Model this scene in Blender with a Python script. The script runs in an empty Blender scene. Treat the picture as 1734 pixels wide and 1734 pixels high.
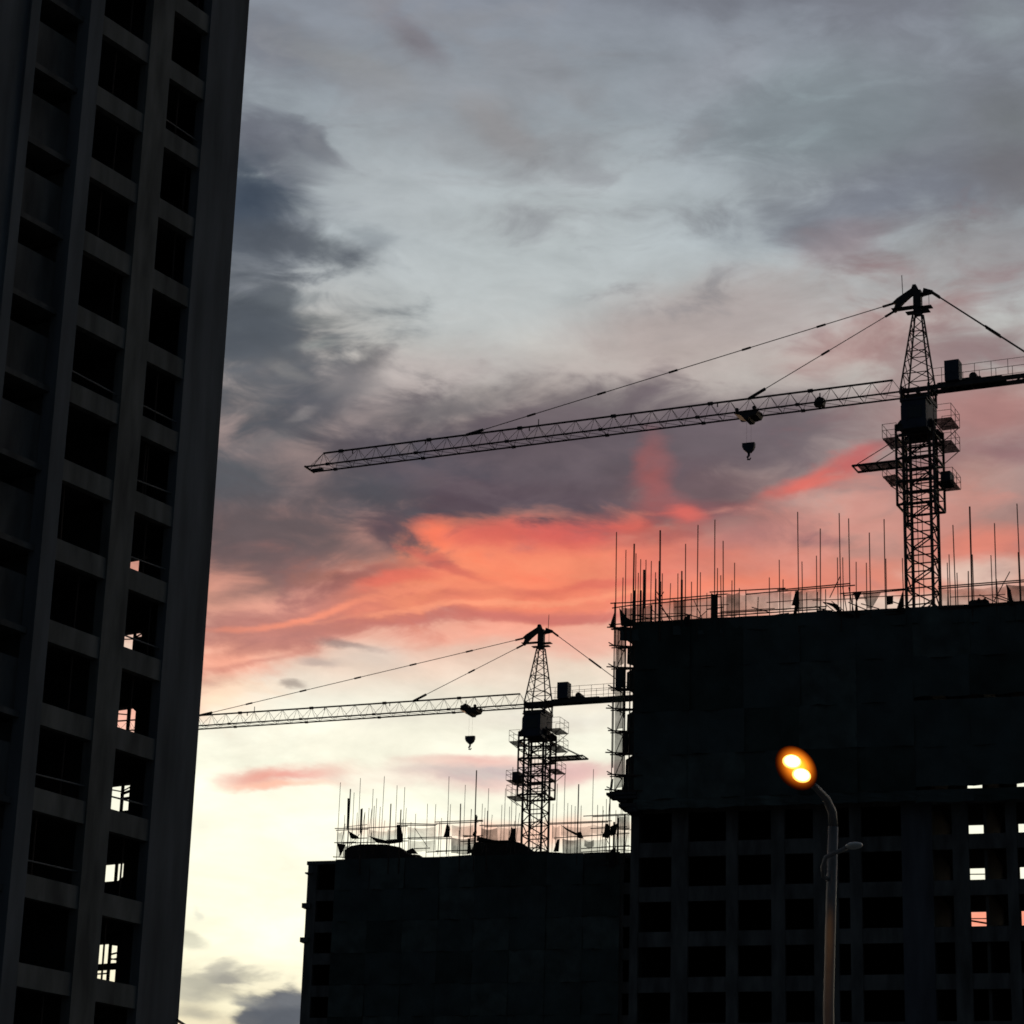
import bpy, bmesh, math, random
from mathutils import Vector, Matrix, Euler
random.seed(7)
scene = bpy.context.scene
COL = scene.collection
R = math.radians

# ------------------------------------------------------------------ camera
F = 4250.0                      # focal length in photograph pixels (1734 wide)
TH, RHO, CZ = R(18.5), 0.03, 1.6
f_ = Vector((0, math.cos(TH), math.sin(TH)))
r0 = Vector((1, 0, 0)); u0 = Vector((0, -math.sin(TH), math.cos(TH)))
r_ = r0 * math.cos(RHO) + u0 * math.sin(RHO)
u_ = u0 * math.cos(RHO) - r0 * math.sin(RHO)
CAM = Vector((0, 0, CZ))
cam = bpy.data.cameras.new('camera'); cam_o = bpy.data.objects.new('camera', cam); COL.objects.link(cam_o)
cam.sensor_width = 36; cam.lens = 36 * F / 1734; cam.clip_start = 0.2; cam.clip_end = 6000
m = Matrix((r_, u_, -f_)).transposed().to_4x4(); m.translation = CAM
cam_o.matrix_world = m
scene.camera = cam_o

def ray(x, y): return f_ + r_ * ((x - 867) / F) + u_ * ((867 - y) / F)
def at_y(x, y, Y):
    d = ray(x, y); return CAM + d * (Y / d.y)
def proj(p):
    q = Vector(p) - CAM; d = q.dot(f_)
    return 867 + F * q.dot(r_) / d, 867 - F * q.dot(u_) / d

# ------------------------------------------------------------------ render settings
scene.view_settings.view_transform = 'Standard'
scene.view_settings.look = 'None'
scene.view_settings.exposure = 0.0
scene.view_settings.gamma = 1.0
scene.view_settings.use_curve_mapping = False
scene.render.engine = 'CYCLES'
scene.cycles.max_bounces = 5
scene.cycles.diffuse_bounces = 3
scene.cycles.transparent_max_bounces = 24
scene.cycles.filter_width = 1.7
scene.cycles.use_adaptive_sampling = True
scene.cycles.adaptive_threshold = 0.02
scene.cycles.adaptive_min_samples = 16
try:
    scene.cycles.use_denoising = True
    scene.cycles.denoiser = 'OPENIMAGEDENOISE'
except Exception:
    pass

def lin(c):
    o = []
    for v in c:
        v /= 255.0
        o.append(v / 12.92 if v <= 0.04045 else ((v + 0.055) / 1.055) ** 2.4)
    return (*o, 1.0)

# ------------------------------------------------------------------ sky
SUN_EL, SUN_AZ = R(1.2), R(-6.0)         # the sun is just going down behind the buildings
world = bpy.data.worlds.new('World'); scene.world = world; world.use_nodes = True
WT = world.node_tree; N = WT.nodes; L = WT.links; N.clear()
def node(t, **kw):
    n = N.new(t)
    for k, v in kw.items(): setattr(n, k, v)
    return n
def mth(op, a, b=None, c=None, clamp=False):
    n = node('ShaderNodeMath', operation=op, use_clamp=clamp)
    for i, v in enumerate((a, b, c)):
        if v is None: continue
        if isinstance(v, (int, float)): n.inputs[i].default_value = v
        else: L.new(v, n.inputs[i])
    return n.outputs[0]
def mix(fac, a, b, blend='MIX'):
    n = node('ShaderNodeMix', data_type='RGBA', blend_type=blend)
    for s, v in ((n.inputs[0], fac), (n.inputs[6], a), (n.inputs[7], b)):
        if isinstance(v, (int, float)): s.default_value = v
        elif isinstance(v, tuple): s.default_value = v
        else: L.new(v, s)
    return n.outputs[2]
tc = node('ShaderNodeTexCoord'); D = tc.outputs['Generated']
sep = node('ShaderNodeSeparateXYZ'); L.new(D, sep.inputs[0])
# wind-drawn streak space: rotate about the line of sight, squash vertically
mp = node('ShaderNodeMapping', vector_type='POINT'); L.new(D, mp.inputs[0])
mp.inputs['Rotation'].default_value = (0, R(-14), 0); mp.inputs['Scale'].default_value = (1, 1, 2.4)
def noise(vec, scale, detail, rough, dist=0.0):
    n = node('ShaderNodeTexNoise'); n.inputs['Scale'].default_value = scale
    n.inputs['Detail'].default_value = detail; n.inputs['Roughness'].default_value = rough
    n.inputs['Distortion'].default_value = dist
    L.new(vec, n.inputs['Vector']); return n
nA = noise(mp.outputs[0], 13, 6, 0.58)
EAST = (.024, .034, .045, 1)
nB = noise(mp.outputs[0], 28, 5, 0.55, 0.5)
sub = node('ShaderNodeVectorMath', operation='SUBTRACT'); L.new(nA.outputs['Color'], sub.inputs[0]); sub.inputs[1].default_value = (.5, .5, .5)
mad = node('ShaderNodeVectorMath', operation='MULTIPLY_ADD'); L.new(sub.outputs[0], mad.inputs[0])
mad.inputs[1].default_value = (.034, .034, .020); L.new(D, mad.inputs[2])
W = mad.outputs[0]                        # warped direction
edge = mth('SUBTRACT', nB.outputs['Fac'], 0.5)
sepw = node('ShaderNodeSeparateXYZ'); L.new(W, sepw.inputs[0])
# clear-to-cloud base by elevation
stops = [(-900, (74, 82, 96)), (-300, (104, 110, 120)), (0, (138, 144, 155)), (200, (155, 164, 171)), (420, (182, 191, 195)), (600, (201, 197, 191)),
         (720, (168, 152, 149)), (860, (158, 128, 124)), (960, (206, 142, 126)), (1050, (240, 172, 150)), (1130, (247, 222, 202)),
         (1200, (248, 245, 228)), (1300, (251, 251, 230)), (1450, (255, 254, 231)), (1600, (255, 253, 226)), (1734, (248, 238, 205)), (2285, (214, 160, 118))]
zs = [(ray(867, y).normalized().z, c) for y, c in stops]
rng0, rng1 = 0.0, max(z for z, _ in zs)
mr = node('ShaderNodeMapRange'); L.new(sepw.outputs[2], mr.inputs[0]); mr.inputs[1].default_value = rng0; mr.inputs[2].default_value = rng1
ramp = node('ShaderNodeValToRGB'); L.new(mr.outputs[0], ramp.inputs[0])
els = ramp.color_ramp.elements
els[0].position = 0.0; els[0].color = lin((205, 150, 110)); els[1].position = 1.0; els[1].color = lin((74, 82, 96))
for z, c in sorted(zs, key=lambda q: q[0])[:-1]:
    e = els.new(max(0.0005, (z - rng0) / (rng1 - rng0))); e.color = lin(c)
sky = node('ShaderNodeTexSky', sky_type='NISHITA'); sky.sun_disc = False
sky.sun_elevation = SUN_EL; sky.sun_rotation = SUN_AZ
skys = node('ShaderNodeVectorMath', operation='SCALE'); L.new(sky.outputs[0], skys.inputs[0]); skys.inputs['Scale'].default_value = 0.05
cur = mix(0.93, skys.outputs[0], ramp.outputs[0])   # thin clear air behind the cloud sheet
# cloud bodies: centre, half-width, half-height (photo pixels), tilt (deg, + = falling to the right), colour, cover, softness, raggedness
CLOUDS = [
 (1690, 230, 240, 260, 0, (110, 113, 121), .75, 1.0, 1.0), (1380, -10, 300, 60, 0, (114, 117, 127), .8, 1.0, 1.2),
 (1690, 40, 70, 45, 0, (146, 156, 162), .7, 1.0, 1.0), (1390, 190, 190, 95, -8, (139, 153, 158), .85, 1.0, .8),
 (1180, 130, 130, 60, -20, (146, 150, 158), .5, 1.0, .8), (1480, 345, 260, 62, -14, (113, 117, 129), .85, 1.0, 1.0),
 (1700, 190, 60, 60, 0, (108, 112, 110), .5, 1.0, 1.0), (1720, 290, 90, 50, 0, (112, 106, 106), .6, 1.0, 1.0),
 (1600, 450, 220, 80, -10, (146, 138, 138), .6, 1.0, 1.0), (1420, 415, 100, 40, -12, (142, 126, 131), .7, 1.0, 1.0),
 (860, 440, 290, 190, -20, (184, 191, 192), .75, 1.0, .8), (650, 330, 160, 130, 0, (174, 180, 183), .6, 1.0, .8),
 (470, 70, 110, 60, 20, (116, 120, 130), .8, 1.0, 1.2), (600, 110, 120, 28, 25, (140, 143, 145), .7, 1.0, 1.2),
 (700, 60, 85, 32, 42, (120, 115, 123), .85, .9, 1.3), (860, 215, 70, 38, 40, (148, 145, 145), .8, .9, 1.3),
 (440, 240, 125, 76, 34, (96, 99, 110), .93, .95, 1.4), (520, 232, 60, 22, 36, (104, 108, 118), .85, .7, 1.2),
 (412, 350, 110, 88, 26, (62, 74, 89), .97, .9, 1.4), (490, 410, 140, 34, 10, (74, 80, 88), .95, .9, 1.3),
 (405, 455, 112, 60, 0, (84, 89, 98), .92, .9, 1.4), (620, 400, 60, 18, 15, (130, 138, 144), .6, .9, 1.3),
 (425, 560, 120, 60, -5, (80, 87, 95), .9, .7, 1.4), (540, 545, 85, 22, 5, (98, 103, 106), .75, .8, 1.4),
 (470, 640, 150, 75, 0, (98, 99, 104), .85, .8, 1.4), (620, 635, 55, 38, -40, (92, 93, 97), .95, .7, 1.3),
 (550, 690, 150, 48, -25, (94, 94, 101), .9, .8, 1.3), (535, 592, 46, 13, -8, (176, 179, 174), .8, 1.2, 1.6),
 (490, 642, 40, 12, 18, (160, 155, 151), .8, 1.2, 1.6), (562, 655, 34, 22, -30, (142, 136, 136), .7, 1.2, 1.4),
 (522, 707, 26, 8, -15, (146, 140, 140), .7, 1.2, 1.4), (470, 742, 80, 13, -10, (134, 126, 126), .75, 1.0, 1.0), (455, 300, 50, 12, 35, (116, 120, 130), .7, 1.0, 1.4), (470, 372, 55, 13, 32, (130, 137, 146), .7, 1.0, 1.4), (500, 505, 60, 18, -8, (140, 146, 148), .75, 1.0, 1.4), (415, 492, 30, 10, 0, (128, 132, 140), .7, 1.0, 1.2), (420, 640, 40, 9, 0, (124, 124, 128), .6, 1.0, 1.2), (440, 690, 50, 8, -5, (126, 122, 124), .6, 1.0, 1.2),
 (410, 810, 170, 75, 0, (80, 86, 93), .92, .8, 1.3), (470, 905, 200, 70, -5, (104, 92, 94), .88, .9, 1.3),
 (600, 815, 140, 50, 0, (106, 97, 101), .75, .9, 1.2), (720, 645, 130, 55, -8, (198, 187, 183), .75, .9, 1.0),
 (650, 720, 80, 50, -35, (152, 140, 140), .7, .9, 1.0),
 (1180, 560, 270, 90, -15, (180, 163, 159), .7, 1.0, 1.0), (1470, 575, 150, 55, -20, (176, 139, 135), .7, 1.0, 1.0),
 (1280, 520, 140, 50, -10, (156, 148, 147), .5, 1.0, 1.0), (1650, 595, 110, 38, 0, (118, 107, 113), .65, 1.0, 1.0),
 (780, 785, 200, 85, 6, (78, 77, 87), .97, .6, 1.2), (770, 695, 130, 32, -8, (110, 106, 109), .85, .8, 1.2),
 (960, 765, 270, 92, -5, (87, 79, 87), .97, .65, 1.2), (1000, 690, 130, 36, -10, (118, 110, 113), .8, .9, 1.2),
 (860, 860, 200, 55, 0, (84, 71, 80), .95, .6, 1.2), (1170, 735, 210, 62, -8, (103, 93, 100), .9, .8, 1.2),
 (1320, 735, 160, 62, -12, (108, 97, 103), .85, .8, 1.2), (1200, 830, 150, 60, 0, (102, 85, 92), .85, .8, 1.2),
 (640, 835, 90, 50, 15, (78, 79, 87), .9, .8, 1.3), (690, 915, 75, 38, 35, (90, 74, 82), .92, .7, 1.4),
 (600, 930, 120, 40, 10, (118, 98, 97), .8, .9, 1.4),
 (900, 975, 190, 68, -3, (249, 131, 101), .97, .5, 1.3), (775, 925, 58, 32, 35, (250, 124, 94), .95, .5, 1.3), (950, 912, 170, 24, -4, (214, 104, 94), .85, .9, 1.3), (900, 985, 200, 14, -4, (255, 152, 116), .7, .9, 1.2),
 (1030, 945, 170, 66, 0, (234, 126, 104), .9, .8, 1.2), (900, 1012, 250, 32, -2, (250, 142, 114), .85, .8, 1.2),
 (640, 1015, 200, 34, -12, (238, 132, 104), .85, .9, 1.3), (470, 1065, 190, 64, -12, (226, 146, 126), .85, 1.0, 1.3), (600, 1040, 160, 12, -8, (252, 150, 118), .7, .9, 1.2), (860, 1068, 190, 22, 0, (252, 172, 148), .8, 1.0, 1.1), (980, 1090, 120, 22, 0, (252, 180, 160), .7, 1.0, 1.1),
 (380, 1115, 130, 42, -10, (250, 166, 138), .8, 1.0, 1.0), (360, 1180, 110, 35, -6, (253, 214, 182), .8, 1.0, 1.0), (1160, 955, 150, 55, 0, (230, 124, 106), .85, .9, 1.2),
 (1270, 965, 160, 46, -6, (244, 140, 110), .85, .9, 1.2), (1330, 885, 100, 24, -12, (182, 134, 126), .75, .9, 1.2), (1240, 912, 70, 18, -8, (196, 126, 118), .6, .9, 1.2), (830, 1003, 150, 11, -3, (190, 96, 92), .75, .8, 1.3),
 (700, 1047, 150, 13, -3, (192, 112, 106), .7, .8, 1.3), (950, 1040, 140, 12, 0, (206, 120, 112), .6, .8, 1.3),
 (455, 1088, 90, 15, -12, (182, 120, 111), .65, .8, 1.4), (430, 980, 110, 26, -12, (120, 98, 97), .75, .9, 1.4),
 (605, 1090, 52, 8, 10, (160, 134, 128), .85, .8, 1.3), (555, 1117, 50, 10, 4, (196, 176, 166), .75, .8, 1.3),
 (640, 1110, 70, 22, 0, (228, 214, 200), .6, 1.0, 1.2), (497, 1155, 28, 8, 3, (164, 150, 140), .8, .8, 1.2), (1050, 882, 220, 24, -5, (140, 86, 90), .75, .8, 1.2),
 (1116, 790, 30, 62, -4, (176, 96, 93), .8, 1.15, 1.5), (1140, 855, 62, 26, 25, (156, 92, 93), .65, 1.1, 1.2),
 (1163, 875, 34, 16, 0, (222, 108, 98), .85, 1.0, 1.2), (1365, 815, 100, 26, -28, (218, 108, 97), .9, 1.1, 1.2),
 (1432, 773, 52, 20, -24, (184, 94, 94), .75, .9, .9), (1390, 858, 110, 22, -5, (198, 162, 153), .75, .9, 1.0),
 (1640, 820, 130, 80, 0, (200, 156, 144), .7, 1.0, 1.0), (1670, 690, 110, 50, -10, (190, 132, 123), .75, 1.0, 1.0),
 (1705, 762, 85, 24, 0, (140, 104, 108), .75, .9, 1.1), (1560, 790, 90, 40, -20, (138, 105, 108), .6, 1.0, 1.0),
 (1490, 905, 130, 40, 0, (192, 146, 136), .6, 1.0, 1.0), (1300, 900, 110, 36, 0, (160, 112, 110), .7, .9, 1.1),
 (1385, 914, 48, 12, 0, (128, 97, 104), .8, .8, 1.0), (1660, 922, 110, 36, 0, (234, 138, 118), .8, .9, 1.0),
 (1440, 975, 220, 34, 0, (232, 140, 118), .7, .9, 1.0), (1640, 970, 100, 24, 0, (230, 204, 188), .8, .9, 1.0),
 (1290, 1012, 90, 18, 0, (198, 160, 150), .6, .9, 1.0), (1480, 1032, 240, 26, 0, (236, 216, 198), .8, .9, 1.0),
 (495, 1314, 90, 19, -4, (230, 166, 154), .95, 1.0, 1.5), (450, 1320, 50, 15, -4, (232, 164, 148), .9, 1.0, 1.4), (480, 1333, 85, 8, -2, (251, 190, 164), .8, 1.0, 1.2),
 (850, 1310, 210, 28, -2, (226, 190, 182), .85, 1.0, 1.2), (850, 1307, 140, 11, -2, (184, 170, 172), .75, 1.0, 1.3), (800, 1290, 110, 10, -3, (226, 170, 162), .7, 1.0, 1.2),
 (970, 1306, 80, 18, 0, (224, 180, 175), .7, .9, 1.0), (900, 1212, 150, 22, 0, (222, 212, 202), .6, .9, 1.2),
 (640, 1215, 70, 18, 0, (228, 222, 210), .5, .9, 1.2), (880, 1412, 170, 22, 0, (247, 186, 160), .75, .9, 1.0),
 (640, 1415, 50, 16, 0, (250, 222, 196), .6, .9, 1.0),
 (340, 1730, 160, 70, 0, (206, 198, 168), .6, 1.0, 1.2), (400, 1652, 66, 18, -10, (152, 149, 140), .95, .7, 2.2), (375, 1640, 30, 12, -25, (176, 172, 158), .8, .8, 2.0), (430, 1650, 34, 8, 10, (206, 200, 176), .7, .9, 2.0), (325, 1672, 55, 32, 0, (182, 178, 160), .85, .8, 1.4),
 (372, 1682, 55, 12, -8, (172, 168, 152), .7, .8, 1.3), (400, 1700, 45, 20, 0, (240, 232, 200), .8, .9, 1.2), (462, 1697, 46, 26, -10, (96, 99, 107), .97, .6, 2.2), (425, 1688, 26, 14, 0, (120, 122, 124), .8, .8, 2.0), (488, 1690, 20, 14, 0, (110, 113, 118), .85, .7, 2.0),
 (445, 1724, 52, 22, 0, (92, 96, 103), .97, .5, 1.8), (492, 1736, 44, 26, 0, (88, 92, 99), .97, .5, 1.8), (328, 1586, 36, 13, 22, (204, 201, 180), .9, .7, 1.3), (345, 1548, 18, 8, 40, (226, 224, 204), .8, .8, 1.2),
 (335, 1722, 60, 16, 5, (168, 163, 147), .75, .8, 1.3),
 (660, 1012, 340, 56, -8, (186, 108, 101), .5, 1.0, 3.4), (1270, 950, 260, 60, -8, (194, 128, 120), .5, 1.0, 3.4), (450, 1035, 180, 75, -14, (172, 122, 116), .6, 1.0, 3.2),
 (900, 975, 230, 55, -4, (255, 138, 104), .5, .9, 1.8), (1230, 1000, 170, 26, -6, (252, 140, 108), .6, 1.0, 1.6), (840, 960, 240, 60, -6, (255, 156, 116), .45, 1.0, 3.4), (480, 420, 140, 200, 20, (142, 148, 155), .4, 1.0, 3.2), (408, 345, 75, 75, 25, (62, 73, 88), .85, 1.0, 1.8), (480, 412, 110, 22, 10, (78, 84, 93), .75, 1.0, 1.8), (410, 560, 70, 50, 0, (80, 87, 96), .7, 1.0, 1.8), (470, 600, 180, 130, -10, (76, 82, 90), .65, 1.0, 3.0),
 (1450, 200, 360, 180, -15, (114, 117, 125), .45, 1.0, 3.2), (800, 150, 320, 150, 30, (142, 143, 148), .45, 1.0, 3.2), (900, 760, 290, 90, -5, (112, 99, 105), .5, 1.0, 3.2),
 (1600, 700, 170, 200, -15, (148, 110, 111), .5, 1.0, 3.2), (1500, 880, 210, 60, -10, (222, 154, 138), .5, 1.0, 3.2), (700, 1230, 360, 60, -5, (232, 226, 206), .45, 1.0, 3.2), (930, 903, 170, 22, -4, (220, 98, 90), .75, .9, 2.2), (840, 1022, 220, 6, -5, (255, 162, 126), .75, 1.0, 2.0), (560, 1030, 170, 8, -10, (253, 152, 120), .7, 1.0, 2.2), (600, 985, 130, 14, -12, (146, 94, 94), .65, 1.0, 2.4), (760, 958, 90, 9, 20, (198, 96, 90), .6, 1.0, 2.2), (900, 1045, 170, 9, -2, (204, 116, 108), .7, 1.0, 2.2), (440, 1115, 110, 8, -12, (200, 128, 116), .6, 1.0, 2.2), (1010, 985, 130, 8, -6, (222, 108, 96), .6, 1.0, 2.2), (1130, 905, 120, 12, -6, (160, 92, 92), .6, 1.0, 2.2), (680, 985, 70, 12, -14, (226, 108, 94), .7, .9, 2.0), (480, 880, 200, 90, -8, (88, 82, 86), .55, 1.0, 3.2),
 (190, 1210, 130, 60, 0, (246, 178, 156), .9, .9, 1.0), (1700, 1560, 170, 28, 0, (248, 150, 122), .95, .8, 1.0)]
# fine mottling of the cloud sheet everywhere
nC = noise(mp.outputs[0], 22, 8, 0.6, 0.3)
mot = node('ShaderNodeMapRange'); L.new(nC.outputs['Fac'], mot.inputs[0])
mot.inputs[1].default_value = .25; mot.inputs[2].default_value = .75; mot.inputs[3].default_value = .84; mot.inputs[4].default_value = 1.16
# brighter band where the sun has just gone down
gain = node('ShaderNodeMapRange', interpolation_type='SMOOTHSTEP'); L.new(sep.outputs[2], gain.inputs[0])
gain.inputs[1].default_value = ray(867, 1330).normalized().z; gain.inputs[2].default_value = ray(867, 1120).normalized().z; gain.inputs[3].default_value = 1.13; gain.inputs[4].default_value = 1.0
mot_ = mth('MULTIPLY', mot.outputs[0], gain.outputs[0])
# dusk: the sky opposite the sunset is a deep even blue-grey
east = node('ShaderNodeMapRange', interpolation_type='SMOOTHSTEP'); L.new(sep.outputs[1], east.inputs[0])
east.inputs[1].default_value = .80; east.inputs[2].default_value = .05
below = node('ShaderNodeMapRange'); L.new(sep.outputs[2], below.inputs[0]); below.inputs[1].default_value = 0.0; below.inputs[2].default_value = -.03
def finish(c):
    v = node('ShaderNodeVectorMath', operation='SCALE'); L.new(c, v.inputs[0]); L.new(mot_, v.inputs['Scale'])
    c = mix(east.outputs[0], v.outputs[0], EAST)
    c = mix(below.outputs[0], c, (.02, .018, .017, 1))
    b = node('ShaderNodeBackground'); L.new(c, b.inputs[0]); return b.outputs[0]
def clouds(base, chosen):
    """the listed clouds laid over the base colour, in a node group of their own"""
    global N, L
    gt = bpy.data.node_groups.new('cloud band', 'ShaderNodeTree')
    for nm, ty in (('W', 'NodeSocketVector'), ('edge', 'NodeSocketFloat'), ('base', 'NodeSocketColor')): gt.interface.new_socket(nm, in_out='INPUT', socket_type=ty)
    gt.interface.new_socket('sky', in_out='OUTPUT', socket_type='NodeSocketColor')
    gi0 = gt.nodes.new('NodeGroupInput'); go0 = gt.nodes.new('NodeGroupOutput')
    N, L = gt.nodes, gt.links
    W, edge, cur = gi0.outputs[0], gi0.outputs[1], gi0.outputs[2]
    Wc = W
    for i_c, (cx, cy, a, b, tilt, colr, cover, soft, rag) in enumerate(chosen):
        if i_c % 10 == 9:                 # keeps the node evaluation sequential (a negligible shift)
            k = node('ShaderNodeVectorMath', operation='MULTIPLY_ADD'); L.new(cur, k.inputs[0]); k.inputs[1].default_value = (1e-7, 1e-7, 1e-7); L.new(W, k.inputs[2]); Wc = k.outputs[0]
        c = ray(cx, cy).normalized(); t = R(tilt)
        ax = (ray(cx + 10 * math.cos(t), cy + 10 * math.sin(t)).normalized() - c).normalized()
        ay = c.cross(ax).normalized(); ax = ay.cross(c).normalized()
        q = node('ShaderNodeMapping', vector_type='TEXTURE'); L.new(Wc, q.inputs[0])
        q.inputs['Location'].default_value = c
        q.inputs['Rotation'].default_value = Matrix((ax, ay, c)).transposed().to_euler()
        q.inputs['Scale'].default_value = (a * 1.25 / F, b * 1.25 / F, 0.7)
        ln = node('ShaderNodeVectorMath', operation='LENGTH'); L.new(q.outputs[0], ln.inputs[0])
        s = mth('MULTIPLY_ADD', edge, 1.1 * rag, ln.outputs['Value'])
        g = node('ShaderNodeMapRange', interpolation_type='SMOOTHSTEP'); L.new(s, g.inputs[0])
        g.inputs[1].default_value = 1.0 + .18 * soft; g.inputs[2].default_value = max(.1, .95 - .85 * soft)
        g.inputs[3].default_value = 0.0; g.inputs[4].default_value = cover
        cur = mix(g.outputs[0], cur, lin(colr))
    L.new(cur, go0.inputs[0])
    N, L = WT.nodes, WT.links
    g = N.new('ShaderNodeGroup'); g.node_tree = gt
    for i, v in enumerate((globals()['W'], globals()['edge'], base)): L.new(v, g.inputs[i])
    return g.outputs[0]
def mixsh(fac, a, b):
    n = node('ShaderNodeMixShader'); L.new(fac, n.inputs[0]); L.new(a, n.inputs[1]); L.new(b, n.inputs[2]); return n.outputs[0]
# the same sky cut into bands of elevation, each holding the clouds that reach into it
CUTS = [-400, 420, 640, 790, 930, 1080, 1280, 2600]
def vext(c):
    t = R(c[4]); h = 1.25 * math.hypot(c[2] * math.sin(t), c[3] * math.cos(t)) * (1.2 + .45 * c[8]) + 70 + .03 * 900
    return c[1] - h, c[1] + h
shd = None
for y0, y1 in zip(CUTS, CUTS[1:]):
    band = finish(clouds(cur, [c for c in CLOUDS if vext(c)[1] > y0 and vext(c)[0] < y1]))
    if shd is None: shd = band
    else: shd = mixsh(mth('LESS_THAN', sep.outputs[2], ray(867, y0).normalized().z), shd, band)
rat = mth('DIVIDE', sep.outputs[0], mth('MAXIMUM', sep.outputs[1], .05))
ins = mth('MULTIPLY', mth('GREATER_THAN', rat, -.26), mth('LESS_THAN', rat, .38))
ins = mth('MULTIPLY', ins, mth('LESS_THAN', sep.outputs[2], ray(867, -400).normalized().z))
ins = mth('MULTIPLY', ins, mth('GREATER_THAN', sep.outputs[1], .3))
shd = mixsh(ins, finish(cur), shd)
wo = node('ShaderNodeOutputWorld'); L.new(shd, wo.inputs[0])
world.cycles.sampling_method = 'MANUAL'; world.cycles.sample_map_resolution = 512

# the last of the sun, low beyond the buildings
sl = bpy.data.lights.new('sun', 'SUN'); sl.energy = 0.25; sl.angle = R(0.5); sl.color = (1, .62, .38)
so = bpy.data.objects.new('sun', sl); COL.objects.link(so)
sd = Vector((math.sin(SUN_AZ) * math.cos(SUN_EL), math.cos(SUN_AZ) * math.cos(SUN_EL), math.sin(SUN_EL)))
so.rotation_euler = sd.to_track_quat('Z', 'Y').to_euler()

# ------------------------------------------------------------------ materials
def mat(name, col, rough=.8, metal=0.0, var=.25, scale=3.0, bump=0.0, alpha=None, streak=1.0):
    mt = bpy.data.materials.new(name); mt.use_nodes = True
    n = mt.node_tree.nodes; l = mt.node_tree.links; p = n['Principled BSDF']
    p.inputs['Roughness'].default_value = rough; p.inputs['Metallic'].default_value = metal
    t = n.new('ShaderNodeNewGeometry'); nz = n.new('ShaderNodeTexNoise'); nz.inputs['Scale'].default_value = scale
    nz.inputs['Detail'].default_value = 5
    sv = n.new('ShaderNodeMapping'); sv.inputs['Scale'].default_value = (1, 1, streak); l.new(t.outputs['Position'], sv.inputs[0]); l.new(sv.outputs[0], nz.inputs['Vector'])
    rp = n.new('ShaderNodeValToRGB'); l.new(nz.outputs['Fac'], rp.inputs[0])
    rp.color_ramp.elements[0].position = .3; rp.color_ramp.elements[1].position = .7
    rp.color_ramp.elements[0].color = (*[c * (1 - var) for c in col], 1); rp.color_ramp.elements[1].color = (*[c * (1 + var) for c in col], 1)
    l.new(rp.outputs[0], p.inputs['Base Color'])
    if bump:
        b = n.new('ShaderNodeBump'); b.inputs['Strength'].default_value = bump; l.new(nz.outputs['Fac'], b.inputs['Height']); l.new(b.outputs[0], p.inputs['Normal'])
    if alpha is not None:
        tr = n.new('ShaderNodeBsdfTransparent'); mx = n.new('ShaderNodeMixShader')
        tl = n.new('ShaderNodeBsdfTranslucent'); tl.inputs[0].default_value = (*col, 1)
        m2 = n.new('ShaderNodeMixShader'); m2.inputs[0].default_value = .35
        l.new(p.outputs[0], m2.inputs[1]); l.new(tl.outputs[0], m2.inputs[2])
        a = n.new('ShaderNodeMapRange'); l.new(nz.outputs['Fac'], a.inputs[0]); a.inputs[1].default_value = .3; a.inputs[2].default_value = .7
        a.inputs[3].default_value = max(0, alpha - .12); a.inputs[4].default_value = min(1, alpha + .12)
        l.new(a.outputs[0], mx.inputs[0]); l.new(tr.outputs[0], mx.inputs[1]); l.new(m2.outputs[0], mx.inputs[2])
        l.new(mx.outputs[0], n['Material Output'].inputs[0])
    return mt
CONC = mat('raw concrete', (.185, .19, .185), .9, 0, .42, 1.6, .2, None, .22)
CONCD = mat('darker concrete', (.125, .125, .125), .9, 0, .45, 1.4, .15, None, .25)  # darker concrete tone for both blocks and the tower's balconies
CONCE = mat('dark grey render', (.10, .105, .125), .9, 0, .38, 1.0, .15, None, .2)
CONC2 = mat('grey render', (.165, .18, .20), .9, 0, .38, 1.1, .15, None, .15)
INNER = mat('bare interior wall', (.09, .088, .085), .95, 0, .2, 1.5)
STEEL = mat('dark painted steel', (.035, .035, .042), .6, .2, .3, 4)
RUST = mat('rusty scaffold tube', (.06, .042, .035), .7, .3, .35, 6)
CRANE = mat('weathered crane paint', (.05, .042, .045), .6, .2, .3, 3)
BLUE = mat('dull blue cab paint', (.03, .04, .07), .6, .1, .25, 2)
GLASS = mat('dark cab glass', (.02, .025, .03), .15, 0, .1, 2)
WOOD = mat('scaffold board', (.07, .055, .04), .9, 0, .3, 5)
NET = mat('dense green safety net', (.058, .082, .084), .95, 0, .3, .5)
NETB = mat('darker green safety net', (.036, .054, .052), .95, 0, .4, .6)
NETC = mat('faded green safety net', (.082, .108, .105), .95, 0, .4, .7)
NETM = mat('green safety net', (.05, .07, .055), .95, 0, .25, 1.5, 0, .72)
NETL = mat('thin worn safety net', (.13, .125, .11), .95, 0, .25, 1.5, 0, .38)
TARP = mat('dark tarpaulin', (.05, .045, .045), .85, 0, .3, 2)
GRATE = mat('steel grating', (.04, .04, .042), .7, .2, .25, 3, 0, .8)
ROPE = mat('wire rope', (.06, .06, .06), .6, .4, .2, 4)
POLE = mat('galvanised pole', (.20, .205, .21), .5, .15, .12, 5)
PALE = mat('pale lamp enamel', (.62, .68, .68), .35, 0, .08, 4)
ASPH = mat('asphalt', (.05, .05, .052), .9, 0, .25, 2, .2)
SOIL = mat('bare ground', (.09, .08, .065), .95, 0, .35, .15, .3)
PAVE = mat('pavement slabs', (.2, .2, .19), .9, 0, .2, 1)
PAINT = mat('road paint', (.7, .7, .68), .8, 0, .15, 4)
BALLAST = mat('concrete ballast', (.2, .2, .2), .9, 0, .2, 2)

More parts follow.
